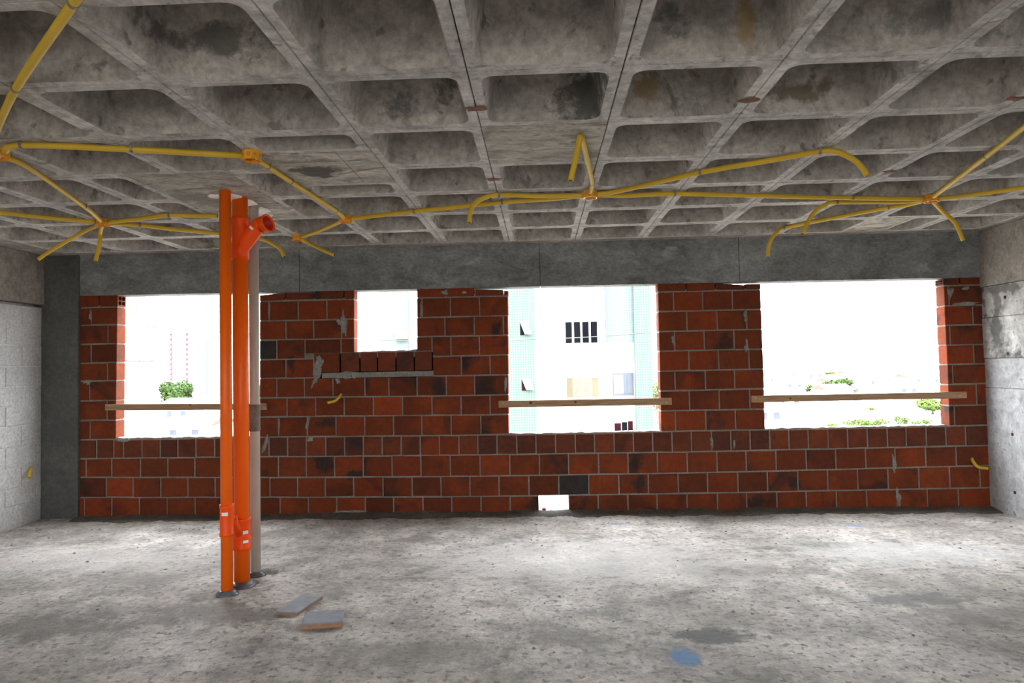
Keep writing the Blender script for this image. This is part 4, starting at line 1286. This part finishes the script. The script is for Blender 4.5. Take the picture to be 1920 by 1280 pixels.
# small houses
def house(px, py_base, wpx, hm, label, roof='roof_red', depth=8, group=None, turn=0):
    p = on_z(px, py_base, GZ)
    wm = wpx * p.y / F_PX
    root = empty('house', (p.x, p.y, GZ), label, 'house', group)
    box('wall', (p.x - wm / 2, p.y, GZ), (p.x + wm / 2, p.y + depth, GZ + hm), MAT['white_render'], root)
    o_ = 0.5
    x0, x1, y0, y1, z0, zr = p.x - wm / 2 - o_, p.x + wm / 2 + o_, p.y - o_, p.y + depth + o_, GZ + hm, GZ + hm + 1.3
    ym = (y0 + y1) / 2
    vs = [(x0, y0, z0), (x1, y0, z0), (x1, y1, z0), (x0, y1, z0), (x0, ym, zr), (x1, ym, zr)]
    mesh('roof', vs, [(0, 1, 5, 4), (2, 3, 4, 5), (1, 2, 5), (3, 0, 4), (0, 3, 2, 1)], MAT[roof], root)
    for s in range(2):
        xw = p.x + (s - 0.5) * wm * 0.45
        box('window', (xw - 0.5, p.y - 0.05, GZ + hm * .4), (xw + 0.5, p.y, GZ + hm * .75), MAT['pale_glass'], root)
house(345, 826, 95, 2.2, 'low white house with red roof just above the left sill')
house(330, 800, 60, 4.0, 'white house with row of windows beyond the left opening', 'roof_grey')
HOUSE_AT = ['farthest at the right jamb', 'below the small tree pair', 'far right of the broad tree', 'just above the board', 'under the broad tree',
            'above the board toward the right jamb', 'farthest at the left jamb', 'far left of the broad tree', 'below the board near the left jamb',
            'below the board and broad tree', 'below the board and small tree pair', 'at left end of the sill']
for k, (px, py, wp, hm, roof) in enumerate(((1740, 722, 70, 3, 'roof_red'), (1650, 726, 55, 3, 'roof_grey'), (1610, 719, 40, 4, 'roof_red'), (1490, 733, 40, 3, 'roof_grey'),
        (1580, 733, 45, 3, 'roof_red'), (1705, 744, 40, 3, 'roof_grey'), (1460, 724, 50, 4, 'roof_red'), (1530, 717, 35, 5, 'roof_grey'), (1480, 768, 60, 3.2, 'roof_grey'),
        (1578, 757, 44, 3.2, 'roof_red'), (1650, 757, 50, 3, 'roof_grey'), (1445, 800, 50, 3, 'roof_grey'))):
    house(px, py, wp, hm, 'low pale %s roofed house, %s of the right opening' % ('red' if roof == 'roof_red' else 'grey', HOUSE_AT[k]), roof, 10, 'houses of the distant city with %s roofs' % ('red' if roof == 'roof_red' else 'grey'))

# trees
def tree(px, py_base, wpx, hpx, label, mat='leaf', trunk=0.25, n=1500, seed=0, group=None, cat='tree', lobes=7, base_z=None):
    p = on_z(px, py_base, GZ)
    s = p.y / F_PX
    W, H = wpx * s / 2, hpx * s
    root = empty('tree' if cat == 'tree' else 'bush', (p.x, p.y, GZ), label, cat, group)
    rng = random.Random(seed)
    tube('trunk', [(p.x, p.y, GZ), (p.x + W * .05, p.y, GZ + H * trunk), (p.x, p.y, GZ + H * 0.7)], [W * .09, W * .07, W * .02], MAT['bark'], root, 8)
    cz, rz = GZ + H * (trunk + (1 - trunk) / 2), H * (1 - trunk) / 2
    lob = [(Vector((p.x, p.y, cz)), 0.8)]
    for k in range(lobes):
        a, e = rng.uniform(0, 6.28), rng.uniform(-0.5, 1)
        lob.append((Vector((p.x + math.cos(a) * W * .55, p.y + math.sin(a) * W * .55, cz + rz * .5 * e)), rng.uniform(.4, .55)))
    vs, fs = [], []
    ls = W * 0.10
    for k in range(n):
        c0, r = lob[rng.randrange(len(lob))]
        d = Vector((rng.gauss(0, 1), rng.gauss(0, 1), rng.gauss(0, 1))).normalized()
        rr = rng.uniform(0.72, 1.0)
        q = c0 + Vector((d.x * W * r, d.y * W * r, d.z * rz * r)) * rr
        u = Vector((rng.gauss(0, 1), rng.gauss(0, 1), rng.gauss(0, 1))).normalized()
        v = u.cross(d)
        if v.length < 0.1: continue
        v.normalize(); u = v.cross(d + u * 0.4).normalized()
        z = ls * rng.uniform(.6, 1.3)
        i = len(vs)
        vs += [q - u * z, q + v * z * .6, q + u * z, q - v * z * .6]
        fs.append((i, i + 1, i + 2, i + 3))
    mesh('foliage', vs, fs, MAT[mat], root)
tree(330, 775, 62, 64, 'round green tree at the foot of the striped tower', 'leaf', .10, 4200, 1, lobes=16)
tree(492, 775, 34, 68, 'green tree beyond left opening behind the beige vent pipe', 'leaf_light', .12, 1200, 2)
tree(1233, 830, 34, 130, 'light green tree right of the apartment building', 'leaf_light', .1, 1600, 3)
tree(1565, 744, 60, 36, 'broad dark tree in middle of the right opening', 'leaf', .15, 1800, 4)
tree(1522, 742, 26, 22, 'small dark tree left of the broad tree in the right opening', 'leaf', .15, 700, 5)
tree(1667, 735, 14, 28, 'small tree in right opening, left one of a close pair', 'leaf', .3, 500, 6)
tree(1687, 735, 14, 28, 'small tree in right opening, right one of a close pair', 'leaf', .3, 500, 7)
tree(1748, 776, 52, 30, 'round light green bush low at right end of the right opening', 'leaf_light', .02, 1600, 8, cat='bush', lobes=12)
SCRUB_AT = ['second patch from the left', 'third patch from the left', 'fourth patch from the left', 'last patch at the right', 'small patch above the others', 'first patch at the left']
for k, (px, py, wp, hp) in enumerate(((1605, 803, 50, 18), (1648, 806, 36, 24), (1688, 802, 32, 24), (1728, 800, 34, 14), (1632, 771, 22, 8), (1562, 804, 24, 10))):
    tree(px, py, wp, hp, 'low yellow green scrub along the right sill, %s' % SCRUB_AT[k], 'leaf_light', .05, 500, 20 + k, 'scrub beyond the right sill', 'bush')
CLUMP_AT = ['second', 'third', 'fifth', 'fourth', 'sixth', 'seventh', 'first']
for k, (px, py, wp, hp) in enumerate(((1480, 706, 30, 6), (1530, 707, 26, 7), (1590, 708, 40, 8), (1560, 703, 30, 6), (1630, 708, 20, 6), (1712, 706, 20, 6), (1455, 709, 26, 7))):
    tree(px, py, wp, hp, 'far hazy tree clump on the horizon of the right opening, %s from the left' % CLUMP_AT[k], 'leaf_light', .05, 400, 40 + k, 'tree clumps on the horizon', 'tree')

# cable strung across in front of the building
pts = [on_y(x, y, 14.0) for x, y in ((150, 601), (230, 608), (300, 613), (500, 628), (700, 637.5), (870, 639), (955, 637.5), (1100, 632), (1240, 621), (1330, 610))]
cb_ = tube('overhead_cable', smooth_path(pts, 6), 0.010, MAT['cable'], None, 6)
tag(cb_, 'thin dark overhead cable crossing outside the openings', 'cable')
